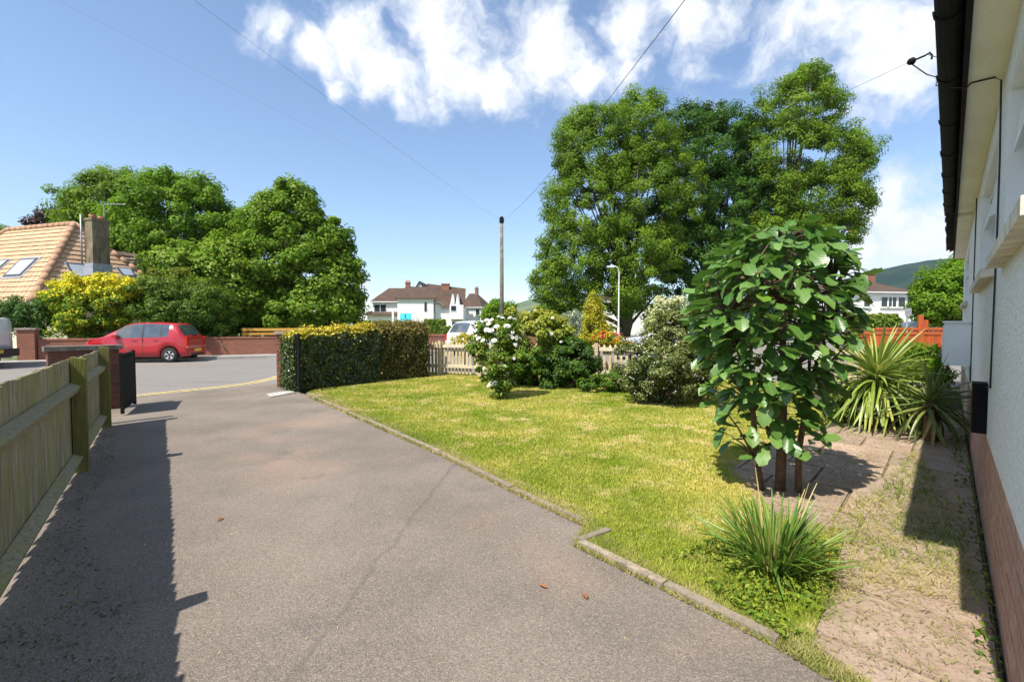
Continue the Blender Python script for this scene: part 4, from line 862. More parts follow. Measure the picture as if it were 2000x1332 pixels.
# ------------------------------------------------------------------ small large-leaved tree in the foreground
def big_leaf(L_, W_, curl, fold):
    v = []; n = 7; prof = [.10, .46, .76, .97, 1.0, .88, .52, 0]
    left = []; mid = []; right = []
    for i in range(n + 1):
        u = (0, .15, .32, .5, .66, .82, .94, 1.0)[i]; x = L_ * u; z = -curl * L_ * u * u; w = W_ / 2 * prof[i] * (1.0 + (.13 if i % 2 else -.10))
        mid.append((x, 0, z)); left.append((x - .01 * L_, w, z + fold * w)); right.append((x - .01 * L_, -w, z + fold * w))
    pet = [(-.18 * L_, -.004, .02 * L_), (-.18 * L_, .004, .02 * L_)]
    mb = MB(); V = left[:-1] + mid + right[:-1] + pet; nl = n; f = []
    for i in range(n - 1):
        f += [(i, nl + i, nl + i + 1, i + 1), (nl + i, nl + n + 1 + i, nl + n + 2 + i, nl + i + 1)]
    f += [(n - 1, nl + n - 1, nl + n), (nl + n - 1, nl + n + 1 + n - 1, nl + n)]
    k = len(V) - 2; f += [(k, nl + n + 1, 0, k + 1)]
    me = MB().add(V, f).mesh('leaf'); me.materials.append(M['big_leaf']); me.polygons.foreach_set('use_smooth', [True] * len(me.polygons)); return me
def small_tree():
    rng = random.Random(17); base = G(1523, 962); t = thing('loquat_tree', base, 'small multi-stemmed tree with big glossy toothed leaves on the lawn edge', 'tree')
    Y = base.y; s = Y / FPX
    stems = [((-.14, .02), [(1478, 900), (1470, 790), (1440, 680), (1420, 610)], .025), ((0, 0), [(1527, 860), (1530, 740), (1528, 600), (1535, 470)], .038), ((.13, -.04), [(1560, 880), (1580, 760), (1610, 660), (1625, 560)], .024)]
    nodes = []
    for off, pts, r in stems:
        b = base + Vector((off[0], off[1], -.03)); pl_ = [b] + [P(x, y, Y + rng.uniform(-.1, .1)) for x, y in pts]
        part('trunk', MB().tube(pl_, [r * 1.15, r, r * .8, r * .55, r * .25], 9), M['bark_young'], t, True)
        nodes += pl_[1:]
    # outline of the crown: photo row -> left and right edge
    rows = [(440, 1460, 1610), (490, 1400, 1665), (540, 1362, 1690), (600, 1338, 1695), (660, 1352, 1682), (720, 1368, 1655), (780, 1385, 1635), (830, 1405, 1622), (880, 1425, 1618), (920, 1445, 1610)]
    def edge_at(y):
        for (y0, a0, b0), (y1, a1, b1) in zip(rows, rows[1:]):
            if y0 <= y <= y1:
                k = (y - y0) / (y1 - y0); return a0 + (a1 - a0) * k, b0 + (b1 - b0) * k
        return rows[-1][1:]
    lv = [big_leaf(.158, .086, c, f) for c, f in ((.10, .25), (.28, .15), (.5, .35), (.2, .55), (-.12, .3), (.36, .05))]
    lists = []; twigs = MB()
    while len(lists) < 1250:
        y = 444 + 476 * rng.random() ** 1.2
        a, b = edge_at(y); cx, hw = (a + b) / 2 - 12, (b - a) / 2 - 14
        if rng.random() > (b - a) / 350: continue
        ang = rng.uniform(0, 6.283); rad = rng.uniform(.2, 1) ** .5 * .9
        if y > 740 and rng.random() < (y - 740) / 165: continue
        p = P(cx, y, Y) + Vector((math.cos(ang) * hw * s * rad, math.sin(ang) * hw * s * rad * .95, 0))
        lists.append((rad + (.35 if math.sin(ang) < 0 else 0), p, ang))
    lists.sort(key=lambda q: -q[0]); inner = MB()
    for i, (_, p, ang) in enumerate(lists):
        az = ang + rng.uniform(-.9, .9); pitch = rng.uniform(-.3, .85)
        mw = Matrix.Translation(p) @ Matrix.Rotation(az, 4, 'Z') @ Matrix.Rotation(pitch, 4, 'Y') @ Matrix.Rotation(rng.uniform(-.5, .5), 4, 'X') @ Matrix.Scale(rng.choice((.45, .6, .75, .9, 1.0, 1.1, 1.2)), 4)
        me = rng.choice(lv)
        if i < 298: inst('leaf', me, mw, t)
        else: inner.add([mw @ v.co for v in me.vertices], [tuple(pp.vertices) for pp in me.polygons])
        if i % 4 == 0:
            nd = min(nodes, key=lambda q: (q - p).length + (.4 if q.z > p.z else 0)); twigs.tube([nd, nd.lerp(p, .55) + Vector((0, 0, .03)), p], [.010, .007, .003], 5)
    part('twig', twigs, M['bark_young'], t, True)
    o = part('inner_leaves', inner, M['big_leaf'], t, True); o['kind'] = 'stuff'
    bl = flower_mesh(M['straw'], 1.0, 'bud_cluster')
    for (x, y) in ((1380, 560), (1520, 565), (1610, 655), (1660, 455), (1450, 545), (1480, 535)):
        inst('bud_cluster', bl, Matrix.Translation(P(x, y, Y - .55)) @ Matrix.Scale(.022, 4), t)
small_tree()

# ------------------------------------------------------------------ far side of the road: brick wall, timber fence, house, shrubs
fw = thing('brick_boundary_wall', FW(6), 'low red brick boundary wall across the road behind the red car', 'wall')
def fwbox(a, b, o0, o1, z0, z1): return MB().obox(WALL_L, WDIR, WNRM, a, b, o0, o1, z0, z1)
part('wall', fwbox(.55, 24, -.22, 0, 0, .80), M['far_brick'], fw); part('coping', fwbox(.56, 24, -.24, .02, .802, .87), M['brick_coping'], fw)
for a in (0,): 
    p_ = part('pier', fwbox(a, a + .5, -.32, .12, 0, 1.22), M['far_brick'], fw); part('pier_cap', fwbox(a - .04, a + .54, -.36, .16, 1.222, 1.29), M['coping'], p_)
yf = thing('yellow_timber_fence', FW(9.4, -.6), 'bright yellow horizontal board fence behind the brick wall', 'fence')
fz = 1.02
for (z0, z1) in ((.74, .86), (.93, 1.05), (1.12, 1.25)): part('board', fwbox(7.3, 11.2, -.62, -.59, z0, z1), M['yellow_timber'], yf); part('board', fwbox(11.22, 16, -.62, -.59, z0 + .01, z1 + .01), M['yellow_timber'], yf)
for a in (7.35, 9.2, 11.1, 13.2): part('post', fwbox(a, a + .09, -.72, -.63, 0, 1.27), M['yellow_timber'], yf)

def roofface(parent, A, B, C, D, n, mat, th=.035, name='tile_course'):
    """courses of tiles from the eave AB to the ridge DC, each a stepped strip"""
    A, B, C, D = map(Vector, (A, B, C, D)); nv = (B - A).cross(D - A).normalized(); nv = nv if nv.z > 0 else -nv
    for i in range(n):
        u0, u1 = i / n, min(1, (i + 1.12) / n)
        a0, b0, a1, b1 = A.lerp(D, u0), B.lerp(C, u0), A.lerp(D, u1), B.lerp(C, u1)
        k = max(1, int((b0 - a0).length / .34)); mb = MB()
        for q in range(k):
            u, w = q / k + .0015, (q + 1) / k - .0015; jt = random.uniform(.92, 1.08); sl = (a0 - a1).normalized() * random.uniform(0, .006)
            c0, d0, c1, d1 = a0.lerp(b0, u) + sl, a0.lerp(b0, w) + sl, a1.lerp(b1, u), a1.lerp(b1, w)
            mb.hexa([c0, d0, d1, c1, c0 + nv * th * 1.6 * jt, d0 + nv * th * 1.6 * jt, d1 + nv * th * .35, c1 + nv * th * .35])
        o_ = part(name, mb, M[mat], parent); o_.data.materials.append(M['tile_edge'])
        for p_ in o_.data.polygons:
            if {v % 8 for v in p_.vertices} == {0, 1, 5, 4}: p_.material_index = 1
    return nv
def left_house():
    co = Vector((-22.3, 21.4, 2.45)); e_r = Vector((.29, .957, 0)).normalized(); e_f = Vector((-.957, .29, 0)).normalized(); wdt = 7.4; Ln = 12.4; run = wdt / 2; hz = 4.55
    t = thing('tiled_bungalow', (co.x, co.y, 0), 'bungalow with orange tiled hip roof and rough chimney beyond the brick wall', 'house')
    A = co; B = co + e_r * wdt; Dn = co + e_f * Ln; C_ = B + e_f * Ln
    ap1 = co + e_r * run + e_f * run * .9 + Vector((0, 0, hz)); ap2 = Dn + e_r * run - e_f * run * .9 + Vector((0, 0, hz))
    wl = MB(); inn = .45
    c = [co + e_r * inn + e_f * inn, B - e_r * inn + e_f * inn, C_ - e_r * inn - e_f * inn, Dn + e_r * inn - e_f * inn]
    wl.hexa([(p.x, p.y, 0) for p in c] + [(p.x, p.y, 2.44) for p in c]); part('wall', wl, M['cream'], t)
    rf = part('roof', MB().add([A, B, C_, Dn, ap1, ap2], [(3, 0, 4, 5), (0, 1, 4), (1, 2, 5, 4), (2, 3, 5), (0, 3, 2, 1)]), M['tile_orange'], t)
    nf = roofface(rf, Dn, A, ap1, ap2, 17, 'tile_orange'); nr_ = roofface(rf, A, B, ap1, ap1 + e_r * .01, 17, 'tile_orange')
    nseg = 13
    for (a, b) in ((A, ap1), (ap1, ap2), (Dn, ap2), (B, ap1)):
        k = nseg if a is not ap1 else 12
        for i in range(k): part('ridge_tile', MB().tube([a.lerp(b, i / k) + Vector((0, 0, .03)), a.lerp(b, (i + .99) / k) + Vector((0, 0, .03))], [.17, .155], 8), M['ridge'], rf, True)
    part('gutter', MB().tube([Dn + Vector((0, 0, -.03)), A + Vector((0, 0, -.03)), B + Vector((0, 0, -.03))], .06, 8), M['white_paint'], t, True)
    # skylights laid on the slopes, from where they are seen
    def onplane(x, y, q, n): r = pray(x, y); o = Vector((0, 0, EYE)); return o + r * ((q - o).dot(n) / r.dot(n))
    for (n, px) in ((nf, ((44, 508), (78, 506), (42, 541), (8, 543))), (nf, ((-6, 511), (22, 509), (0, 528), (-26, 530))), (nr_, ((127, 515), (163, 518), (170, 545), (143, 543))), (nr_, ((226, 524), (254, 526), (264, 541), (240, 541)))):
        q = [onplane(x, y, A, n) for x, y in px]; cc = sum(q, Vector()) / 4
        w = part('skylight', MB().prism([p + n * .03 for p in q], n * .07), M['dark_frame'], rf)
        part('pane', MB().prism([cc + (p - cc) * .80 + n * .09 for p in q], n * .018), M['skyglass'], w)
        part('flashing', MB().prism([cc + (p - cc) * 1.16 + n * .028 for p in q], n * .038), M['lead'], w)
    # chimney
    ch = P(190, 470, 24.6); bz = 4.0; a_ = e_r.xy; b_ = -e_f.xy; o = Vector((ch.x, ch.y))
    st = part('chimney', MB().obox(o, a_, b_, -.40, .40, -.30, .30, bz, 6.85).obox(o, a_, b_, -.44, .44, -.34, .34, 6.851, 6.97), M['stack'], t)
    part('flashing', MB().obox(o, a_, b_, -.46, .46, -.36, .36, bz, 4.62), M['lead'], st)
    for k in (-.2, .2):
        q = o + a_ * k; part('chimney_pot', MB().tube([(q.x, q.y, 6.97), (q.x, q.y, 7.08), (q.x, q.y, 7.16)], [.15, .13, .15], 10), M['terracotta'], st, True)
    q = o + a_ * .36; ae = MB().tube([(q.x, q.y, 6.97), (q.x, q.y, 7.9)], .02, 6); pe = P(235, 397, 24.6); p0 = Vector((q.x, q.y, 7.86)); ae.tube([p0, p0 + Vector((1.0, .2, .05))], .014, 5)
    for k in range(6): c_ = p0 + Vector((.15 + .15 * k, .03 * k, .01)); ae.tube([c_ + Vector((-.03, .18, 0)), c_ - Vector((-.03, .18, 0))], .009, 4)
    part('aerial', ae, M['grey_metal'], st)
    q = P(158, 440, 24.2); part('vent_pipe', MB().tube([(q.x, q.y, 4.6), (q.x, q.y, 7.15)], .04, 7), M['grey_metal'], t, True)
    # lower wing behind, with older tiles
    w0 = P(205, 486, 30); w1 = P(268, 497, 32); dn = Vector((.1, -2.6, -2.6)); A2, B2 = w0 + dn + Vector((-.4, 0, 0)), w1 + Vector((1.0, -2.2, -2.2))
    wr = part('wing_roof', MB().add([A2, B2, w1, w0, w0 + Vector((0, 3, -2.6)), w1 + Vector((1, 3, -2.6))], [(0, 1, 2, 3), (3, 2, 5, 4), (1, 5, 2), (0, 3, 4), (0, 4, 5, 1)]), M['tile_old'], t)
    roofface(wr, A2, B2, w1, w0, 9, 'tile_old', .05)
    # a bay towards the road
    ba = G(88, 668); part('porch', MB().obox((P(101, 600, 20.6).x, 20.6), (1, .2), (-.2, 1), -.55, .55, 0, 1.4, 0, 2.35), M['cream'], t)
left_house()
ytip = lambda z0: (lambda pos, rng: np.where(pos[:, 2] + rng.normal(0, .25, len(pos)) > z0, rng.uniform(.5, 1, len(pos)), rng.uniform(0, 1, len(pos)) ** 6))
shrub('dark_shrub', 'dark green shrub at the left behind the brick pier', 60, 18.9, [(70, 620, 30, 38), (30, 615, 40, 32), (-10, 620, 40, 36)], .10, 'lf_dark', 110, 120, .3, 61)
shrub('golden_shrub', 'rounded shrub with bright yellow top beside the tiled bungalow', 180, 19.9, [(180, 605, 72, 62), (140, 600, 42, 46), (230, 590, 42, 46), (205, 560, 34, 22), (150, 570, 34, 22)], .11, 'lf_gold', 260, 150, .32, 62, ytip(2.75))
shrub('round_shrub', 'large rounded dark green shrub above the parked red car', 355, 20.9, [(350, 600, 82, 66), (400, 610, 52, 56), (300, 575, 42, 40), (330, 550, 40, 22)], .11, 'lf_shrub', 280, 150, .34, 63, htip(3.0, 5.4))
LT = 'trees beyond the road on the left'
tree('cherry_tree', 'broad full green tree standing behind the yellow timber fence', 'tree', P(575, 640, 27).xy.to_3d(), ellpx(27, [(575, 500, 92, 100), (560, 430, 66, 62), (620, 560, 72, 80), (520, 530, 72, 95), (650, 480, 34, 40), (575, 390, 40, 28), (600, 610, 100, 40), (655, 600, 55, 40), (480, 595, 66, 60), (530, 610, 80, 40), (665, 545, 40, 50)]), .21, 'lf_cherry', 800, 130, .55, .22, LT, rtip(3), .45, seed=71)
tree('young_tree', 'yellow-green leafy tree in front of the taller left trees', 'tree', P(420, 640, 25).xy.to_3d(), ellpx(25, [(400, 530, 62, 58), (440, 560, 62, 66), (355, 520, 52, 40), (460, 500, 42, 36), (400, 600, 80, 40)]), .22, 'lf_cherry', 380, 110, .5, .14, LT, rtip(1.6), .4, seed=72)
tree('lime_tree', 'tall rounded bright green tree at left, nearer the sky centre', 'tree', P(345, 640, 36).xy.to_3d(), ellpx(36, [(345, 430, 98, 88), (330, 390, 62, 48), (400, 430, 62, 52), (300, 470, 80, 80), (440, 470, 42, 60), (370, 560, 90, 60)]), .25, 'lf_lime', 600, 130, .75, .3, LT, None, .45, seed=73)
tree('ash_tree', 'tall olive green tree rising behind the orange roof chimney', 'tree', P(215, 640, 40).xy.to_3d(), ellpx(40, [(210, 410, 80, 66), (240, 370, 50, 36), (170, 430, 50, 44), (220, 490, 90, 80)]), .22, 'lf_ash', 480, 130, .75, .4, LT, None, .45, seed=74)
tree('copper_tree', 'small dark purple tree peeping over the orange roof', 'tree', P(90, 640, 42).xy.to_3d(), ellpx(42, [(92, 430, 26, 20), (75, 440, 20, 12), (112, 436, 20, 26)]), .25, 'lf_copper', 90, 70, .5, .2, LT, None, .3, seed=75, ntops=14)
tree('far_tree', 'dark tree top at the left edge beyond the orange roof', 'tree', P(-15, 640, 48).xy.to_3d(), ellpx(48, [(-14, 480, 40, 36)]), .25, 'lf_ash', 60, 90, .7, .25, LT, None, .4, seed=76)

# ------------------------------------------------------------------ big trees right of centre
RT = 'big trees beyond the road'
tree('tall_ash_tree', 'tall broad ash tree, leftmost of the three big trees', 'tree', P(1225, 640, 39).xy.to_3d(),
     ellpx(39, [(1180, 300, 88, 80), (1255, 260, 62, 70), (1130, 290, 48, 62), (1160, 400, 92, 90), (1270, 380, 86, 100), (1130, 500, 82, 70), (1230, 500, 92, 80), (1080, 550, 46, 44), (1100, 590, 40, 26), (1200, 575, 80, 40), (1150, 235, 42, 26), (1245, 205, 36, 22)]), .19, 'lf_ash', 1150, 150, .75, .30, RT, None, .45, seed=81, ntops=30)
tree('dark_oak_tree', 'dark green dense tree in the middle of the three big trees', 'tree', P(1395, 640, 42).xy.to_3d(),
     ellpx(42, [(1390, 290, 84, 76), (1350, 380, 90, 100), (1430, 400, 86, 100), (1390, 500, 110, 70), (1335, 480, 70, 66), (1350, 240, 46, 28), (1430, 245, 46, 28)]), .20, 'lf_oak', 800, 170, .8, .36, RT, None, .45, seed=82, ntops=24)
tree('tall_ash_tree', 'tallest loose crowned ash tree, rightmost of the three big trees', 'tree', P(1530, 640, 40).xy.to_3d(),
     ellpx(40, [(1560, 210, 72, 66), (1540, 300, 86, 80), (1630, 310, 66, 66), (1600, 390, 86, 56), (1655, 400, 46, 52), (1500, 390, 62, 70), (1585, 160, 44, 28), (1660, 300, 40, 40), (1520, 470, 86, 60), (1640, 450, 42, 40)]), .19, 'lf_ash', 800, 150, .75, .30, RT, None, .45, seed=83, ntops=34)
for i, (x, y, r, Y, mt, lab) in enumerate(((975, 608, 30, 55, 'lf_lime', 'round bush tree beside the telegraph pole base'), (1350, 590, 90, 48, 'lf_oak', 'dark undergrowth thicket below the middle big tree'), (1480, 590, 90, 46, 'lf_dark', 'dark undergrowth thicket below the rightmost big tree'), (1080, 612, 26, 46, 'lf_ash', 'small green tree before the hazy hill'))):
    tree('bush_tree', lab, 'tree', P(x, 640, Y).xy.to_3d(), ellpx(Y, [(x, y, r, r * .7), (x - r * .4, y + r * .2, r * .7, r * .5)]), .25, mt, 130, 90, .7, .15, None, None, .4, seed=85 + i)
tree('garden_tree', 'bright green rounded tree at right next to the white bungalow', 'tree', P(1850, 640, 24).xy.to_3d(), ellpx(24, [(1850, 570, 52, 50), (1880, 550, 44, 44), (1825, 595, 34, 36), (1870, 610, 50, 34)]), .15, 'lf_lime', 320, 120, .42, .14, None, None, .4, seed=91)

# ------------------------------------------------------------------ vehicles
def lerp_tab(tab, x):
    return float(np.interp(x, [a for a, _ in tab], [b for _, b in tab]))
def car(name, label, cat, loc, yaw, Lc, Wd, roof, belt, bottom, wheels, wr, glass_side, ws, rw, mat, tumble=.78, group=None, alloy=True, plate=None, tail=None):
    """body lofted along its length; x = 0 rear, x = Lc front; roof, belt: height tables"""
    T = Matrix.Translation(Vector(loc)) @ Matrix.Rotation(yaw, 4, 'Z') @ Matrix.Translation(Vector((-Lc / 2, 0, 0)))
    t = thing(name, loc, label, cat, group)
    xs = sorted(set([0, .02, .06] + list(np.arange(.12, Lc - .06, .06)) + [Lc - .06, Lc - .02, Lc] + [v for g in glass_side for v in g] + [v for v in (*ws, *rw) if 0 < v < Lc]))
    hw = Wd / 2; rings = []
    for x in xs:
        k = min(1, .86 + .14 * (min(x, Lc * .12) / (Lc * .12)) ** .5, .80 + .20 * min(1, (Lc - x) / (Lc * .2)) ** .5); w = hw * k
        zr = lerp_tab(roof, x); zb = min(lerp_tab(belt, x), zr - .015); z0 = bottom
        for wx in wheels:
            d = abs(x - wx)
            if d < wr * 1.16: z0 = max(z0, math.sqrt((wr * 1.16) ** 2 - d * d) + wr)
        z0 = min(z0, zb - .05); gh = min(1, max(0, (zr - zb) / .45)); wt = w * (1 - (1 - tumble) * gh)
        zt = zr - .05 * gh - .012
        ring = [(0, bottom + .05), (w * .80, max(bottom, z0 - .0)), (w * .965, z0 + .012), (w * 1.0, z0 + (zb - z0) * .30), (w * 1.0, z0 + (zb - z0) * .66), (w * .965, zb), (w * .965 + (wt - w * .965) * .5 + .012 * gh, zb + (zt - zb) * .5), (wt, zt), (wt * .86, zr - .012 * gh - .004), (wt * .45, zr + .004), (0, zr + .008)]
        rings.append([Vector((x, y, z)) for y, z in ring])
    nr = len(rings[0]); body = MB(); gl = {'side_window': [], 'windscreen': [], 'rear_window': []}
    def quad(mbx, i, j, sgn):
        q = [rings[i][j], rings[i + 1][j], rings[i + 1][j + 1], rings[i][j + 1]]; q = [T @ Vector((p.x, p.y * sgn, p.z)) for p in q]
        mbx.add(q if sgn > 0 else q[::-1], [(0, 1, 2, 3)])
    sidew = {}
    fr = MB(); rr2 = MB(); pil = MB()
    for i in range(len(xs) - 1):
        xm = (xs[i] + xs[i + 1]) / 2
        for j in range(nr - 1):
            for sg in (1, -1):
                tgt = body
                if 5 <= j <= 6:
                    if len(glass_side) > 1 and glass_side[0][0] < xm < glass_side[-1][1]: tgt = pil
                    for gi, g in enumerate(glass_side):
                        if g[0] < xm < g[1]: tgt = sidew.setdefault((gi, sg), MB())
                elif j >= 8:
                    if ws[0] < xm < ws[1]: tgt = fr
                    elif rw[0] < xm < rw[1]: tgt = rr2
                quad(tgt, i, j, sg)
    for i in (0, len(xs) - 1):
        for sg in (1, -1): body.add([T @ Vector((p.x, p.y * sg, p.z)) for p in rings[i]], [tuple(range(nr))])
    def weld(o):
        bm = bmesh.new(); bm.from_mesh(o.data); bmesh.ops.remove_doubles(bm, verts=bm.verts, dist=.0005); bmesh.ops.recalc_face_normals(bm, faces=bm.faces); bm.to_mesh(o.data); bm.free(); return o
    bo = weld(part('body', body, M[mat], t, True))
    for k, mbx in sidew.items(): weld(part('side_window', mbx, M['car_glass'], t, True))
    if pil.f: weld(part('pillar', pil, M['trim'], t, True))
    if fr.f: weld(part('windscreen', fr, M['car_glass'], t, True))
    if rr2.f: weld(part('rear_window', rr2, M['car_glass'], t, True))
    def wheel(x, sg):
        c = Vector((x, sg * (hw - .11), wr)); tm = MB(); prof = [(.0, wr * .62), (.0, wr * .92), (.02, wr), (.16, wr), (.18, wr * .92), (.18, wr * .6)]
        ns = 20; v = []
        for k in range(ns):
            a = 2 * math.pi * k / ns
            v += [T @ (c + Vector((math.cos(a) * r, sg * (o - .09), math.sin(a) * r))) for o, r in prof]
        f = [(k * 6 + i, k * 6 + i + 1, ((k + 1) % ns) * 6 + i + 1, ((k + 1) % ns) * 6 + i) for k in range(ns) for i in range(5)]
        w_ = part('wheel', tm.add(v, f), M['tyre'], t, True)
        rm = MB(); dish = []
        for k in range(ns): a = 2 * math.pi * k / ns; dish.append(T @ (c + Vector((math.cos(a) * wr * .62, sg * .045, math.sin(a) * wr * .62))))
        part('hub', MB().add(dish, [tuple(range(ns))]), M['trim'], w_)
        if alloy:
            for k in range(5):
                a = 2 * math.pi * k / 5 + .3; da = .24; q = []
                for (aa, r) in ((a - da * 1.2, .05), (a + da * 1.2, .05), (a + da, wr * .60), (a - da, wr * .60)): q.append(T @ (c + Vector((math.cos(aa) * r, sg * .052, math.sin(aa) * r))))
                rm.prism(q, T.to_3x3() @ Vector((0, sg * .02, 0)))
        ringp = []
        for k in range(ns):
            a = 2 * math.pi * k / ns; a2 = 2 * math.pi * (k + 1) / ns
            q = [T @ (c + Vector((math.cos(aa) * r, sg * .05, math.sin(aa) * r))) for aa, r in ((a, wr * .56), (a2, wr * .56), (a2, wr * .66), (a, wr * .66))]
            rm.prism(q, T.to_3x3() @ Vector((0, sg * .035, 0)))
        part('rim', rm, M['alloy'], w_)
    for x in wheels:
        for sg in (1, -1): wheel(x, sg)
    part('underbody', MB().hexa([T @ Vector(p) for p in ((.25, -hw + .3, .2), (Lc - .25, -hw + .3, .2), (Lc - .25, hw - .3, .2), (.25, hw - .3, .2), (.25, -hw + .3, bottom + .3), (Lc - .25, -hw + .3, bottom + .3), (Lc - .25, hw - .3, bottom + .3), (.25, hw - .3, bottom + .3))]), M['trim'], t)
    def bxl(n_, x0, x1, y0, y1, z0, z1, m_, par=None): return part(n_, MB().hexa([T @ Vector(p) for p in ((x0, y0, z0), (x1, y0, z0), (x1, y1, z0), (x0, y1, z0), (x0, y0, z1), (x1, y0, z1), (x1, y1, z1), (x0, y1, z1))]), M[m_], par or t)
    return t, T, bxl, hw
FR = [(0, .86), (.05, .98), (.12, 1.02), (.40, 1.44), (.50, 1.50), (1.2, 1.545), (1.9, 1.52), (2.15, 1.46), (2.85, 1.0), (3.3, .90), (3.52, .74), (3.6, .55)]
FB = [(0, .80), (.3, 1.0), (1.0, .965), (2.6, .93), (3.3, .86), (3.6, .5)]
rc_loc = Vector((-14.4, 18.15, -.03))
t, T, bxl, hw = car('red_hatchback', 'red five-door hatchback parked across the road by the brick wall', 'car', rc_loc, math.pi + R(9), 3.6, 1.62, FR, FB, .22, (.60, 2.98), .285, ((.62, .86), (.90, 1.46), (1.54, 2.42)), (2.16, 2.84), (.13, .40), 'red_paint')
for sg in (1, -1):
    bxl('tail_lamp', -.006, .16, sg * (hw - .20), sg * (hw - .085), .62, .98, 'tail'); bxl('reflector', -.012, .06, sg * (hw - .22), sg * (hw - .09), .56, .62, 'amber')
    bxl('headlamp', 3.30, 3.46, sg * (hw - .32), sg * (hw - .16), .66, .80, 'lamp'); bxl('wing_mirror', 2.30, 2.44, sg * (hw - .03), sg * (hw + .15), .93, 1.06, 'red_paint')
    for x in (.98, 1.70): bxl('door_handle', x, x + .15, sg * (hw - .01), sg * (hw + .014), .845, .868, 'red_paint')
    bxl('door_seam', 1.49, 1.497, sg * (hw - .02), sg * (hw + .003), .32, .93, 'trim')
bxl('bumper', -.03, .10, -.66, .66, .26, .52, 'red_paint'); bxl('bumper_insert', -.036, -.03, -.5, .5, .24, .33, 'trim'); bxl('number_plate', -.042, -.031, -.26, .26, .40, .51, 'plate_y'); bxl('rear_wiper', .11, .14, -.26, .1, 1.03, 1.06, 'trim')
VR = [(0, 1.86), (.04, 1.95), (.5, 1.99), (3.0, 1.99), (3.6, 1.75), (4.1, 1.15), (4.8, .95), (4.95, .6)]; VB = [(0, 1.15), (4.0, 1.1), (4.9, .55)]
t, T, bxl, hw = car('white_van', 'white van at the left edge, only its rear corner in view', 'van', Vector((-19.35, 14.35, -.03)), math.pi + R(26), 4.9, 1.85, [(a, z * .86) for a, z in VR], [(a, z * .9) for a, z in VB], .28, (.8, 3.9), .32, ((3.0, 3.9),), (3.62, 4.1), (-2, -1), 'van_white', .93, None, False)
bxl('rear_bumper', -.14, .10, -hw * .93, hw * .93, .36, .62, 'trim'); bxl('number_plate', -.15, -.141, .18, .66, .50, .61, 'plate_y')
SR = [(0, .9), (.1, 1.0), (.5, 1.42), (.8, 1.49), (1.6, 1.5), (2.2, 1.44), (3.1, 1.0), (3.9, .86), (4.15, .7), (4.25, .5)]; SB = [(0, .84), (.4, 1.0), (3.0, .93), (3.9, .8), (4.25, .45)]
t, T, bxl, hw = car('silver_car', 'silver car parked behind the variegated bush', 'car', Vector((6.45, 19.4, -.03)), math.pi - R(8), 4.25, 1.75, SR, SB, .22, (.75, 3.35), .31, ((.55, 1.15), (1.2, 1.85), (1.92, 2.75)), (2.25, 3.08), (.12, .5), 'car_silver')
for sg in (1, -1): bxl('wing_mirror', 2.55, 2.72, sg * (hw - .03), sg * (hw + .14), .95, 1.07, 'car_silver'); bxl('headlamp', 3.9, 4.08, sg * (hw - .34), sg * (hw - .18), .64, .78, 'lamp')
t, T, bxl, hw = car('white_hatchback', 'white hatchback seen from behind beyond the low golden bush', 'car', Vector((-1.25, 22.6, -.03)), R(48), 4.0, 1.7, [(a * 4 / 3.6, z * 1.06) for a, z in FR], [(a * 4 / 3.6, z * 1.02) for a, z in FB], .22, (.7, 3.3), .3, ((.7, 1.5), (1.6, 2.6)), (2.42, 3.14), (.13, .46), 'car_white')
for sg in (1, -1): bxl('tail_lamp', -.006, .15, sg * (hw - .24), sg * (hw - .1), .72, 1.0, 'tail')
bxl('number_plate', -.02, -.006, -.26, .26, .58, .69, 'plate_y')

# ------------------------------------------------------------------ poles, lamp, sign, wires
pp = P(980, 640, 30); ptop = P(980, 424, 30)
tp = thing('telegraph_pole', (pp.x, pp.y, 0), 'tall thin weathered telegraph pole with dark cap in the middle', 'pole')
part('shaft', MB().tube([(pp.x, pp.y, -.1), (pp.x, pp.y, 4), (pp.x, pp.y, ptop.z - .1)], [.15, .13, .095], 10), M['concrete_pole'], tp, True)
part('head_box', MB().tube([(pp.x, pp.y, ptop.z - .42), (pp.x, pp.y, ptop.z - .36), (pp.x, pp.y, ptop.z - .08), (pp.x, pp.y, ptop.z + .04)], [.09, .15, .15, .05], 10), M['black_plastic'], tp)
part('step_iron', MB().tube([(pp.x - .22, pp.y, ptop.z - .7), (pp.x + .22, pp.y, ptop.z - .7)], .02, 6), M['grey_metal'], tp)
lp_ = P(1208, 640, 33); lt = P(1208, 521, 33)
sl = thing('street_lamp', (lp_.x, lp_.y, 0), 'slim pale street lamp with curved arm before the big trees', 'street lamp')
part('column', MB().tube([(lp_.x, lp_.y, 0), (lp_.x, lp_.y, 1.2), (lp_.x, lp_.y, 1.25), (lp_.x, lp_.y, lt.z - .35), (lp_.x - .06, lp_.y, lt.z - .12), (lp_.x - .22, lp_.y, lt.z), (lp_.x - .42, lp_.y, lt.z + .02)], [.085, .085, .052, .047, .042, .038, .035], 9), M['galv'], sl, True)
part('lantern', MB().prism([(lp_.x - .36, lp_.y - .1, lt.z - .03), (lp_.x - .85, lp_.y - .09, lt.z - .07), (lp_.x - .85, lp_.y + .09, lt.z - .07), (lp_.x - .36, lp_.y + .1, lt.z - .03)], (0, 0, .12)), M['galv'], sl)
sgp = P(768, 660, 25.5)
sg_ = thing('sale_board', (sgp.x, sgp.y, 0), 'cyan and magenta estate board on a white post above the hedge', 'sign')
part('post', MB().box(sgp.x - .05, sgp.x + .05, sgp.y - .05, sgp.y + .05, -.05, P(779, 604, 25.5).z), M['white_paint'], sg_)
b0, b1 = P(782, 638, 25.5), P(804, 612, 25.5)
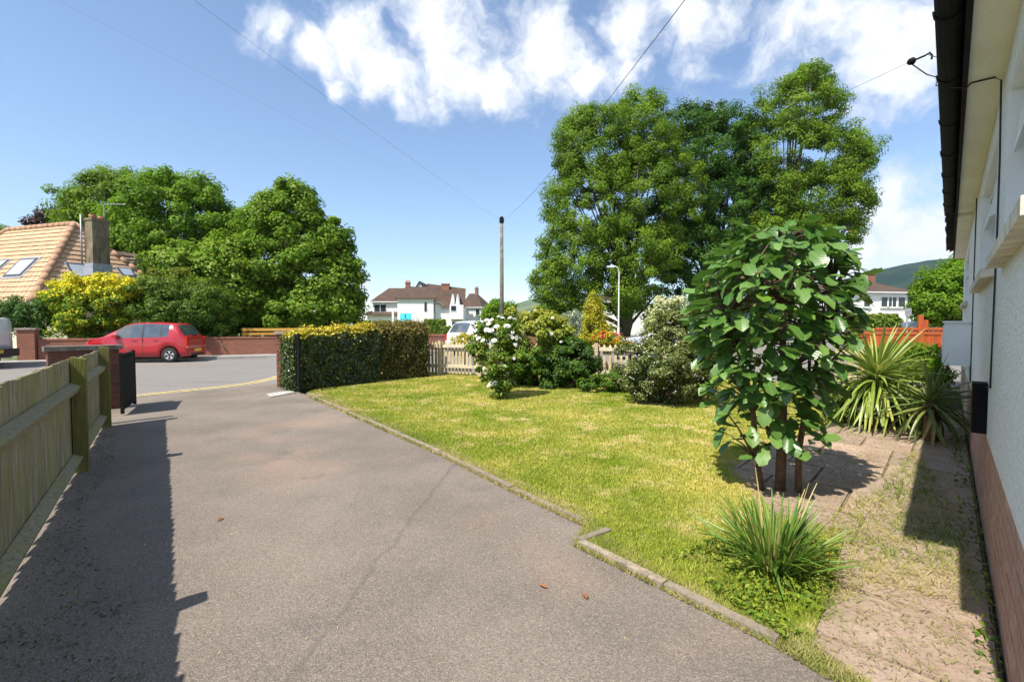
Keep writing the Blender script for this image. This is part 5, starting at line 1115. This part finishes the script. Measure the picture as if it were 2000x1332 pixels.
bd = part('board', MB().box(b0.x, b1.x, sgp.y - .06, sgp.y - .035, b0.z, b1.z), M['sign'], sg_)
m0, m1 = P(783, 633, 25.5), P(790, 627, 25.5); part('magenta_panel', MB().box(m0.x, m1.x, sgp.y - .066, sgp.y - .0605, m0.z, m1.z), M['magenta'], bd)
k0 = P(791, 617, 25.5); part('dark_emblem', MB().prism([(k0.x - .03, sgp.y - .066, k0.z + .04), (k0.x + .03, sgp.y - .066, k0.z + .08), (k0.x + .08, sgp.y - .066, k0.z - .08), (k0.x + .05, sgp.y - .066, k0.z - .14)], (0, .005, 0)), M['navy_print'], bd)
k0 = P(796, 627, 25.5); part('dark_emblem', MB().prism([(k0.x - .05, sgp.y - .066, k0.z + .03), (k0.x + .05, sgp.y - .066, k0.z + .1), (k0.x + .08, sgp.y - .066, k0.z + .02), (k0.x, sgp.y - .066, k0.z - .08)], (0, .005, 0)), M['navy_print'], bd)
def wire(label, a, b, sag, r, n=26):
    a, b = Vector(a), Vector(b); pts = [a.lerp(b, i / n) - Vector((0, 0, sag * 4 * (i / n) * (1 - i / n))) for i in range(n + 1)]
    return solo('overhead_wire', MB().tube(pts, r, 5), M['wire'], a, True, label=label, cat='wire', group='overhead wires to the telegraph pole')
wtop = Vector((ptop.x, ptop.y, ptop.z - .2))
wire('dark overhead wire running up from the leftmost big tree to the top edge', P(1395, -75, 4.2), wtop, .35, .0048)
wire('dark overhead wire in the blue sky above the left trees', P(330, -35, 9.0), wtop + Vector((-.1, 0, 0)), .1, .0028)
wire('faint thin overhead wire at the upper left of the sky', P(60, -25, 16.0), wtop + Vector((-.15, 0, .1)), .1, .0022)
clamp = P(1772, 124, 3.1); ev = W(4.0, .04, EAVE - .035)
wire('thin service wire from the house eaves clamp towards the telegraph pole', clamp, wtop + Vector((.1, 0, 0)), .5, .0013)
cl_ = thing('cable_clamp', clamp, 'black cable clamp and hook hanging in the air near the eaves', 'clamp')
hk = P(1812, 107, 3.05); dv = (hk - clamp)
part('clamp_body', MB().tube([clamp, clamp + dv * .12, clamp + dv * .3, clamp + dv * .42], [.010, .022, .024, .010], 8), M['black_plastic'], cl_, True)
part('hook', MB().tube([clamp + dv * .4, clamp + dv * .9, hk + Vector((.012, 0, .012)), hk + Vector((.03, 0, -.005)), hk + Vector((.025, 0, -.03))], .006, 6), M['black_plastic'], cl_, True)
part('tail_cable', MB().tube([clamp + dv * .1, P(1810, 146, 3.05), P(1832, 152, 3.0), W(4.0, -.10, EAVE + .03), ev], .004, 6), M['cable'], cl_, True)
part('stay', MB().tube([hk, W(4.05, -.02, EAVE + .16)], .0025, 5), M['cable'], cl_, True)

# ------------------------------------------------------------------ houses beyond
def hip_house(name, label, px0, px1, Y, eave_y, ridge_y, depth, yaw, rpx, wins, wall='white_render', roof='tile_brown', chim=(), over=.4, gable=False):
    """two-storey house: front wall spans photo columns px0..px1 at depth Y"""
    a, b = P(px0, 640, Y), P(px1, 640, Y); d = Vector((math.cos(yaw), math.sin(yaw))); Lh = (b.x - a.x) / max(.3, d.x); n = Vector((-d.y, d.x)); o = Vector((a.x, a.y))
    he = P(px0, eave_y, Y).z; hr = P(px0, ridge_y, Y).z
    t = thing(name, (a.x, a.y, 0), label, 'house')
    part('wall', MB().obox(o, d, n, 0, Lh, 0, depth, 0, he), M[wall], t)
    def q(u, v, z): p = o + d * u + n * v; return Vector((p.x, p.y, z))
    A, B, C_, D_ = q(-over, -over, he), q(Lh + over, -over, he), q(Lh + over, depth + over, he), q(-over, depth + over, he)
    r0, r1 = q(rpx[0] * Lh, depth / 2, hr), q(rpx[1] * Lh, depth / 2, hr)
    mb = MB().add([A, B, C_, D_, r0, r1], [(0, 1, 5, 4), (1, 2, 5), (2, 3, 4, 5), (3, 0, 4), (0, 3, 2, 1)])
    rf = part('roof', mb, M[roof], t)
    part('gutter', MB().tube([D_, A, B, C_], .07, 6), M['white_paint'], t)
    for (u, w_, z0, z1) in wins:
        x0 = u * Lh; f = MB(); e = .07
        for s in ((x0, x0 + w_, z0, z0 + e), (x0, x0 + w_, z1 - e, z1), (x0, x0 + e, z0 + e, z1 - e), (x0 + w_ - e, x0 + w_, z0 + e, z1 - e)) + (((x0 + w_ / 2 - .035, x0 + w_ / 2 + .035, z0 + e, z1 - e),) if w_ > 1 else ()):
            f.obox(o, d, n, s[0], s[1], -.06, .0, s[2], s[3])
        w = part('window', f, M['white_paint'], t)
        part('pane', MB().obox(o, d, n, x0 + e, x0 + w_ - e, -.025, -.003, z0 + e, z1 - e), M['glass'], w)
        part('sill', MB().obox(o, d, n, x0 - .08, x0 + w_ + .08, -.14, -.001, z0 - .09, z0 - .005), M['sill'], w)
    for (u, v, w_, top) in chim:
        c = part('chimney', MB().obox(o, d, n, u * Lh - w_ / 2, u * Lh + w_ / 2, v * depth - .35, v * depth + .35, he + .2, top).obox(o, d, n, u * Lh - w_ / 2 - .07, u * Lh + w_ / 2 + .07, v * depth - .42, v * depth + .42, top + .001, top + .15), M['far_brick'], rf)
        for k in (-.25, .25):
            cp = q(u * Lh + k * w_, v * depth, top + .15); part('chimney_pot', MB().tube([cp, cp + Vector((0, 0, .35))], [.13, .11], 8), M['terracotta'], c)
    return t, o, d, n, Lh, q, he
t, o, d, n, Lh, q, he = hip_house('white_house', 'white house with brown hip roof, leftmost of the far central houses', 728, 850, 70, 590, 558, 9.0, R(4), (.17, .52),
    [(.02, 1.9, 3.3, 4.5), (.78, .5, 3.4, 4.7), (.91, .75, 3.4, 4.8)], chim=((.52, .28, .7, 7.9),))
part('single_storey_bay', MB().obox(o, d, n, -.6, 4.6, -.9, -.005, 0, 2.75), M['white_render'], t)
part('bay_roof', MB().prism([q(-.9, -1.3, 2.76), q(4.9, -1.3, 2.76), q(4.9, -.004, 3.25), q(-.9, -.004, 3.25)], (0, 0, .12)), M['tile_brown'], t)
part('front_wing', MB().obox(o, d, n, 4.0, 9.3, -1.6, -.91, 0, 5.35), M['white_render'], t)
w = part('window', MB().obox(o, d, n, 7.9, 8.4, -1.64, -1.61, 3.3, 4.8), M['white_paint'], t); part('pane', MB().obox(o, d, n, 7.97, 8.33, -1.66, -1.641, 3.38, 4.72), M['glass'], w)
part('wing_roof', MB().add([q(3.6, -2.0, 5.36), q(9.7, -2.0, 5.36), q(9.0, 2.6, 7.4), q(4.6, 2.6, 7.4)], [(0, 1, 2, 3)]).prism([q(3.6, -2.0, 5.30), q(9.7, -2.0, 5.30), q(9.7, 0, 5.30), q(3.6, 0, 5.30)], (0, 0, .055)), M['tile_brown'], t)
# gabled house behind
def gable_house():
    Y = 84; t = thing('gabled_house', P(850, 640, Y).xy.to_3d(), 'steep gabled house with brick chimney behind the central white house', 'house')
    he = P(880, 600, Y).z; pk = P(818, 549, Y); rz = pk.z
    A = P(790, 600, Y); g0 = Vector((A.x, Y, 0)); x0, x1 = P(795, 640, Y).x, P(845, 640, Y).x; xe = P(903, 640, Y).x
    part('wall', MB().prism([(x0, Y, 0), (x1, Y, 0), (x1, Y, 5.0), ((x0 + x1) / 2, Y, rz - .3), (x0, Y, 5.0)], (0, 9, 0)).box(x1 + .01, xe, Y + 1.0, Y + 9, 0, 5.0), M['white_render'], t)
    xm = (x0 + x1) / 2
    r = part('roof', MB().prism([(x0 - .4, Y - .3, 4.7), (xm, Y - .3, rz - .15), (xm, Y - .3, rz), (x0 - .5, Y - .3, 4.82)], (0, 9.5, 0)).prism([(xm + .005, Y - .3, rz - .15), (x1 + .6, Y - .3, 4.2), (x1 + .7, Y - .3, 4.32), (xm + .005, Y - .3, rz)], (0, 9.5, 0))
             .add([(xm + .5, Y + 4.5, rz - .05), (xe + .2, Y + 4.5, rz - 1.0), (xe + .5, Y + .4, 4.6), (x1 + .2, Y + .4, 4.6)], [(0, 1, 2, 3)]), M['tile_brown'], t)
    c = P(864, 560, Y); part('chimney', MB().box(c.x - .7, c.x + .7, Y + 3.6, Y + 4.6, 5.5, P(864, 553, Y).z).box(c.x - .8, c.x + .8, Y + 3.5, Y + 4.7, P(864, 553, Y).z + .001, P(864, 553, Y).z + .25), M['far_brick'], r)
    c = P(891, 565, Y); part('chimney', MB().box(c.x - .4, c.x + .4, Y + 4.6, Y + 5.3, 6, P(890, 565, Y).z), M['far_brick'], r)
    for xg in (884, 894):
        a = P(xg - 5, 598, Y); b_ = P(xg + 5, 598, Y); m_ = P(xg, 574, Y); g = part('gablet', MB().prism([(a.x, Y - .45, a.z - .2), (b_.x, Y - .45, a.z - .2), (m_.x, Y - .45, m_.z)], (0, 2.4, 0)), M['white_render'], t)
    w0, w1 = P(880, 609, Y), P(893, 596, Y); part('bay', MB().box(P(876, 1, Y).x, P(903, 1, Y).x, Y - .4, Y + .99, 2.4, w1.z + .02), M['white_render'], t)
    w = part('window', MB().box(w0.x, w1.x, Y - .46, Y - .405, w0.z, w1.z), M['white_paint'], t); part('pane', MB().box(w0.x + .15, w1.x - .15, Y - .49, Y - .461, w0.z + .15, w1.z - .15), M['glass'], w)
    w0, w1 = P(880, 640, Y), P(897, 628, Y); w = part('window', MB().box(w0.x, w1.x, Y + .95, Y + .995, w0.z, w1.z), M['white_paint'], t); part('pane', MB().box(w0.x + .15, w1.x - .15, Y + .92, Y + .949, w0.z + .15, w1.z - .15), M['glass'], w)
gable_house()
hip_house('end_house', 'white house with brown roof nearest the telegraph pole', 904, 940, 92, 601, 571, 8.0, R(-14), (.0, .45), [(.7, .9, 3.2, 4.5), (.2, .7, .8, 2.2)], chim=((.42, .5, .6, 8.8),))
hip_house('terrace_house', 'long white house with brown roof below the wooded hill at right', 1640, 1806, 50, 571, 541, 7.0, R(8), (.18, .72),
    [(.30, .9, 3.3, 4.6), (.53, 1.0, 3.3, 4.5), (.62, 1.2, 3.3, 4.5), (.76, 1.0, 3.3, 4.5), (.88, .9, 3.3, 4.5), (.60, 1.0, .9, 2.0), (.72, 1.3, .9, 2.0)], chim=((.80, .55, .9, 7.3),))
hip_house('pale_house', 'white rendered house glimpsed beneath the big trees', 1165, 1260, 62, 590, 570, 7.0, R(0), (.3, .7), [(.2, .6, 3.0, 4.2), (.25, .5, .6, 1.6), (.6, .9, 3.0, 4.2)], chim=())
# front hedges and walls by the far houses
def bh(label, x0, x1, Y, h, T_, seed, mat='lf_boxhedge'):
    a, b = P(x0, 640, Y), P(x1, 640, Y); return hedge('box_hedge', label, [(a.x, a.y), (b.x, b.y)], T_, h, h, 5000, .16, mat, seed, lambda p, r, top, H: np.where(top, r.uniform(.4, 1, len(p)), r.uniform(0, 1, len(p)) ** 5))
bh('dark clipped hedge before the leftmost far house', 690, 792, 50, 1.75, 1.0, 101); bh('clipped hedge block right of the estate board', 828, 868, 48, 1.85, 1.2, 102); bh('low clipped hedge left of the white hatchback', 862, 912, 42, 1.15, 1.0, 103)
bh('clipped hedge beyond the red fence before the far right house', 1668, 1760, 21, 1.75, .8, 104)
w0 = P(836, 640, 40); solo('brick_garden_wall', MB().box(w0.x, P(905, 640, 40).x, 40, 40.3, 0, .5).box(w0.x - .02, P(905, 640, 40).x + .02, 39.96, 40.34, .502, .58), M['far_brick'], (w0.x, 40, 0), label='low red brick garden wall left of the white hatchback', cat='wall')
w0 = P(1690, 640, 19.5); solo('brick_garden_wall', MB().box(w0.x, P(1850, 640, 19.5).x, 19.5, 19.75, 0, 1.22).box(w0.x - .02, P(1850, 640, 19.5).x + .02, 19.46, 19.79, 1.222, 1.3), M['far_brick'], (w0.x, 19.5, 0), label='brown brick wall behind the red fence at right', cat='wall')
# red stained fence at right
rfY = 13.2; ra0, ra1 = P(1680, 640, rfY), P(1850, 640, rfY - .8); rd = (ra1 - ra0).xy.normalized(); rn = Vector((rd.y, -rd.x)); rL = (ra1 - ra0).xy.length
rf_ = thing('red_fence', (ra0.x, ra0.y, 0), 'orange red stained board fence with slotted top behind the palm', 'fence')
k = int(rL / .15)
for i in range(k): part('board', MB().obox(ra0, rd, rn, i * .15, i * .15 + .143, 0, .02, .1, 1.14 + .0), M['red_timber'], rf_)
part('rail', MB().obox(ra0, rd, rn, 0, rL, -.02, .04, 1.142, 1.20), M['red_timber'], rf_); part('rail', MB().obox(ra0, rd, rn, 0, rL, -.02, .04, 1.27, 1.33), M['red_timber'], rf_)
for i in range(int(rL / .11)): part('slot_bar', MB().obox(ra0, rd, rn, i * .11, i * .11 + .05, 0, .02, 1.201, 1.269), M['red_timber'], rf_)
pq = P(1795, 640, rfY - .5); 
for dx in (0.0, .13): part('post', MB().obox((pq.x + dx, pq.y), rd, rn, -.055, .055, .03, .13, -.05, 1.68 - dx), M['red_timber'], rf_)
sp0 = P(1771, 640, 16.5); s_ = thing('sign_post', (sp0.x, sp0.y, 0), 'thin grey metal post with small plate behind the red fence', 'post')
part('post', MB().tube([(sp0.x, sp0.y, 0), (sp0.x, sp0.y, 2.0)], .03, 7), M['grey_metal'], s_); part('plate', MB().box(sp0.x - .12, sp0.x + .12, sp0.y - .045, sp0.y - .032, 1.75, 2.0), M['grey_metal'], s_)
t, T, bxl, hw = car('dark_car', 'dark blue car mostly hidden behind the red fence', 'car', Vector((P(1775, 640, 31).x, 31, -.03)), math.pi, 4.25, 1.75, [(a, z * 1.12) for a, z in SR], [(a, z * 1.08) for a, z in SB], .22, (.75, 3.35), .31, ((.55, 1.15), (1.2, 1.85), (1.92, 2.75)), (2.25, 3.08), (.12, .5), 'car_navy')

# ------------------------------------------------------------------ hills
def ridge_hill(name, pts, Y, depth, mat, seed):
    """a hill with its skyline through photo points, sloping down to the camera and away"""
    rng = np.random.default_rng(seed); xs = np.linspace(pts[0][0], pts[-1][0], 90); ysky = np.interp(xs, [p[0] for p in pts], [p[1] for p in pts])
    mb = MB(); rows = 16; V = []
    for r_ in range(rows + 1):
        u = r_ / rows; yy = Y - depth + 2 * depth * u; prof = math.cos((u - .5) * math.pi) ** 1.3
        for x, y in zip(xs, ysky):
            c = P(x, y, Y); h = max(0, c.z) * prof; jig = (math.sin(x * .05 + r_ * .7 + seed) + math.sin(x * .11 + r_ * 1.9)) * .01 * c.z
            V.append((c.x, yy, (h + jig * prof * (1 if abs(u - .5) > .1 else .35)) - 2))
    n = len(xs); F = [(r_ * n + i, r_ * n + i + 1, (r_ + 1) * n + i + 1, (r_ + 1) * n + i) for r_ in range(rows) for i in range(n - 1)]
    return struct(name, mb.add(V, F), M[mat], True)
ridge_hill('wooded_hill', [(1480, 640), (1580, 578), (1660, 545), (1700, 533), (1760, 517), (1810, 508), (1870, 502), (1950, 500), (2100, 520), (2300, 560), (2500, 640)], 1300, 700, 'hill_wood', 1)
ridge_hill('distant_hill', [(860, 640), (940, 622), (985, 605), (1005, 594), (1030, 586), (1060, 581), (1110, 575), (1180, 580), (1300, 600), (1450, 640)], 2400, 700, 'hill_field', 2)
ridge_hill('left_hill', [(-700, 640), (-400, 500), (-150, 425), (0, 436), (40, 447), (90, 468), (180, 505), (320, 560), (460, 640)], 2100, 800, 'hill_field', 3)
hz = link('haze', MB().box(-3400, 3400, -700, 3300, -3, 620).mesh('haze'), None)
def haze_mat():
    m = bpy.data.materials.new('haze'); m.use_nodes = True; N = m.node_tree.nodes; L = m.node_tree.links; N.clear()
    o = N.new('ShaderNodeOutputMaterial'); v = N.new('ShaderNodeVolumePrincipled'); v.inputs['Color'].default_value = (.72, .86, 1, 1); v.inputs['Density'].default_value = .0001; v.inputs['Anisotropy'].default_value = .2
    L.new(v.outputs[0], o.inputs['Volume']); return m
hz.data.materials.append(haze_mat()); hz['kind'] = 'stuff'; hz['label'] = 'thin blue summer haze before the hills'; hz['category'] = 'haze'
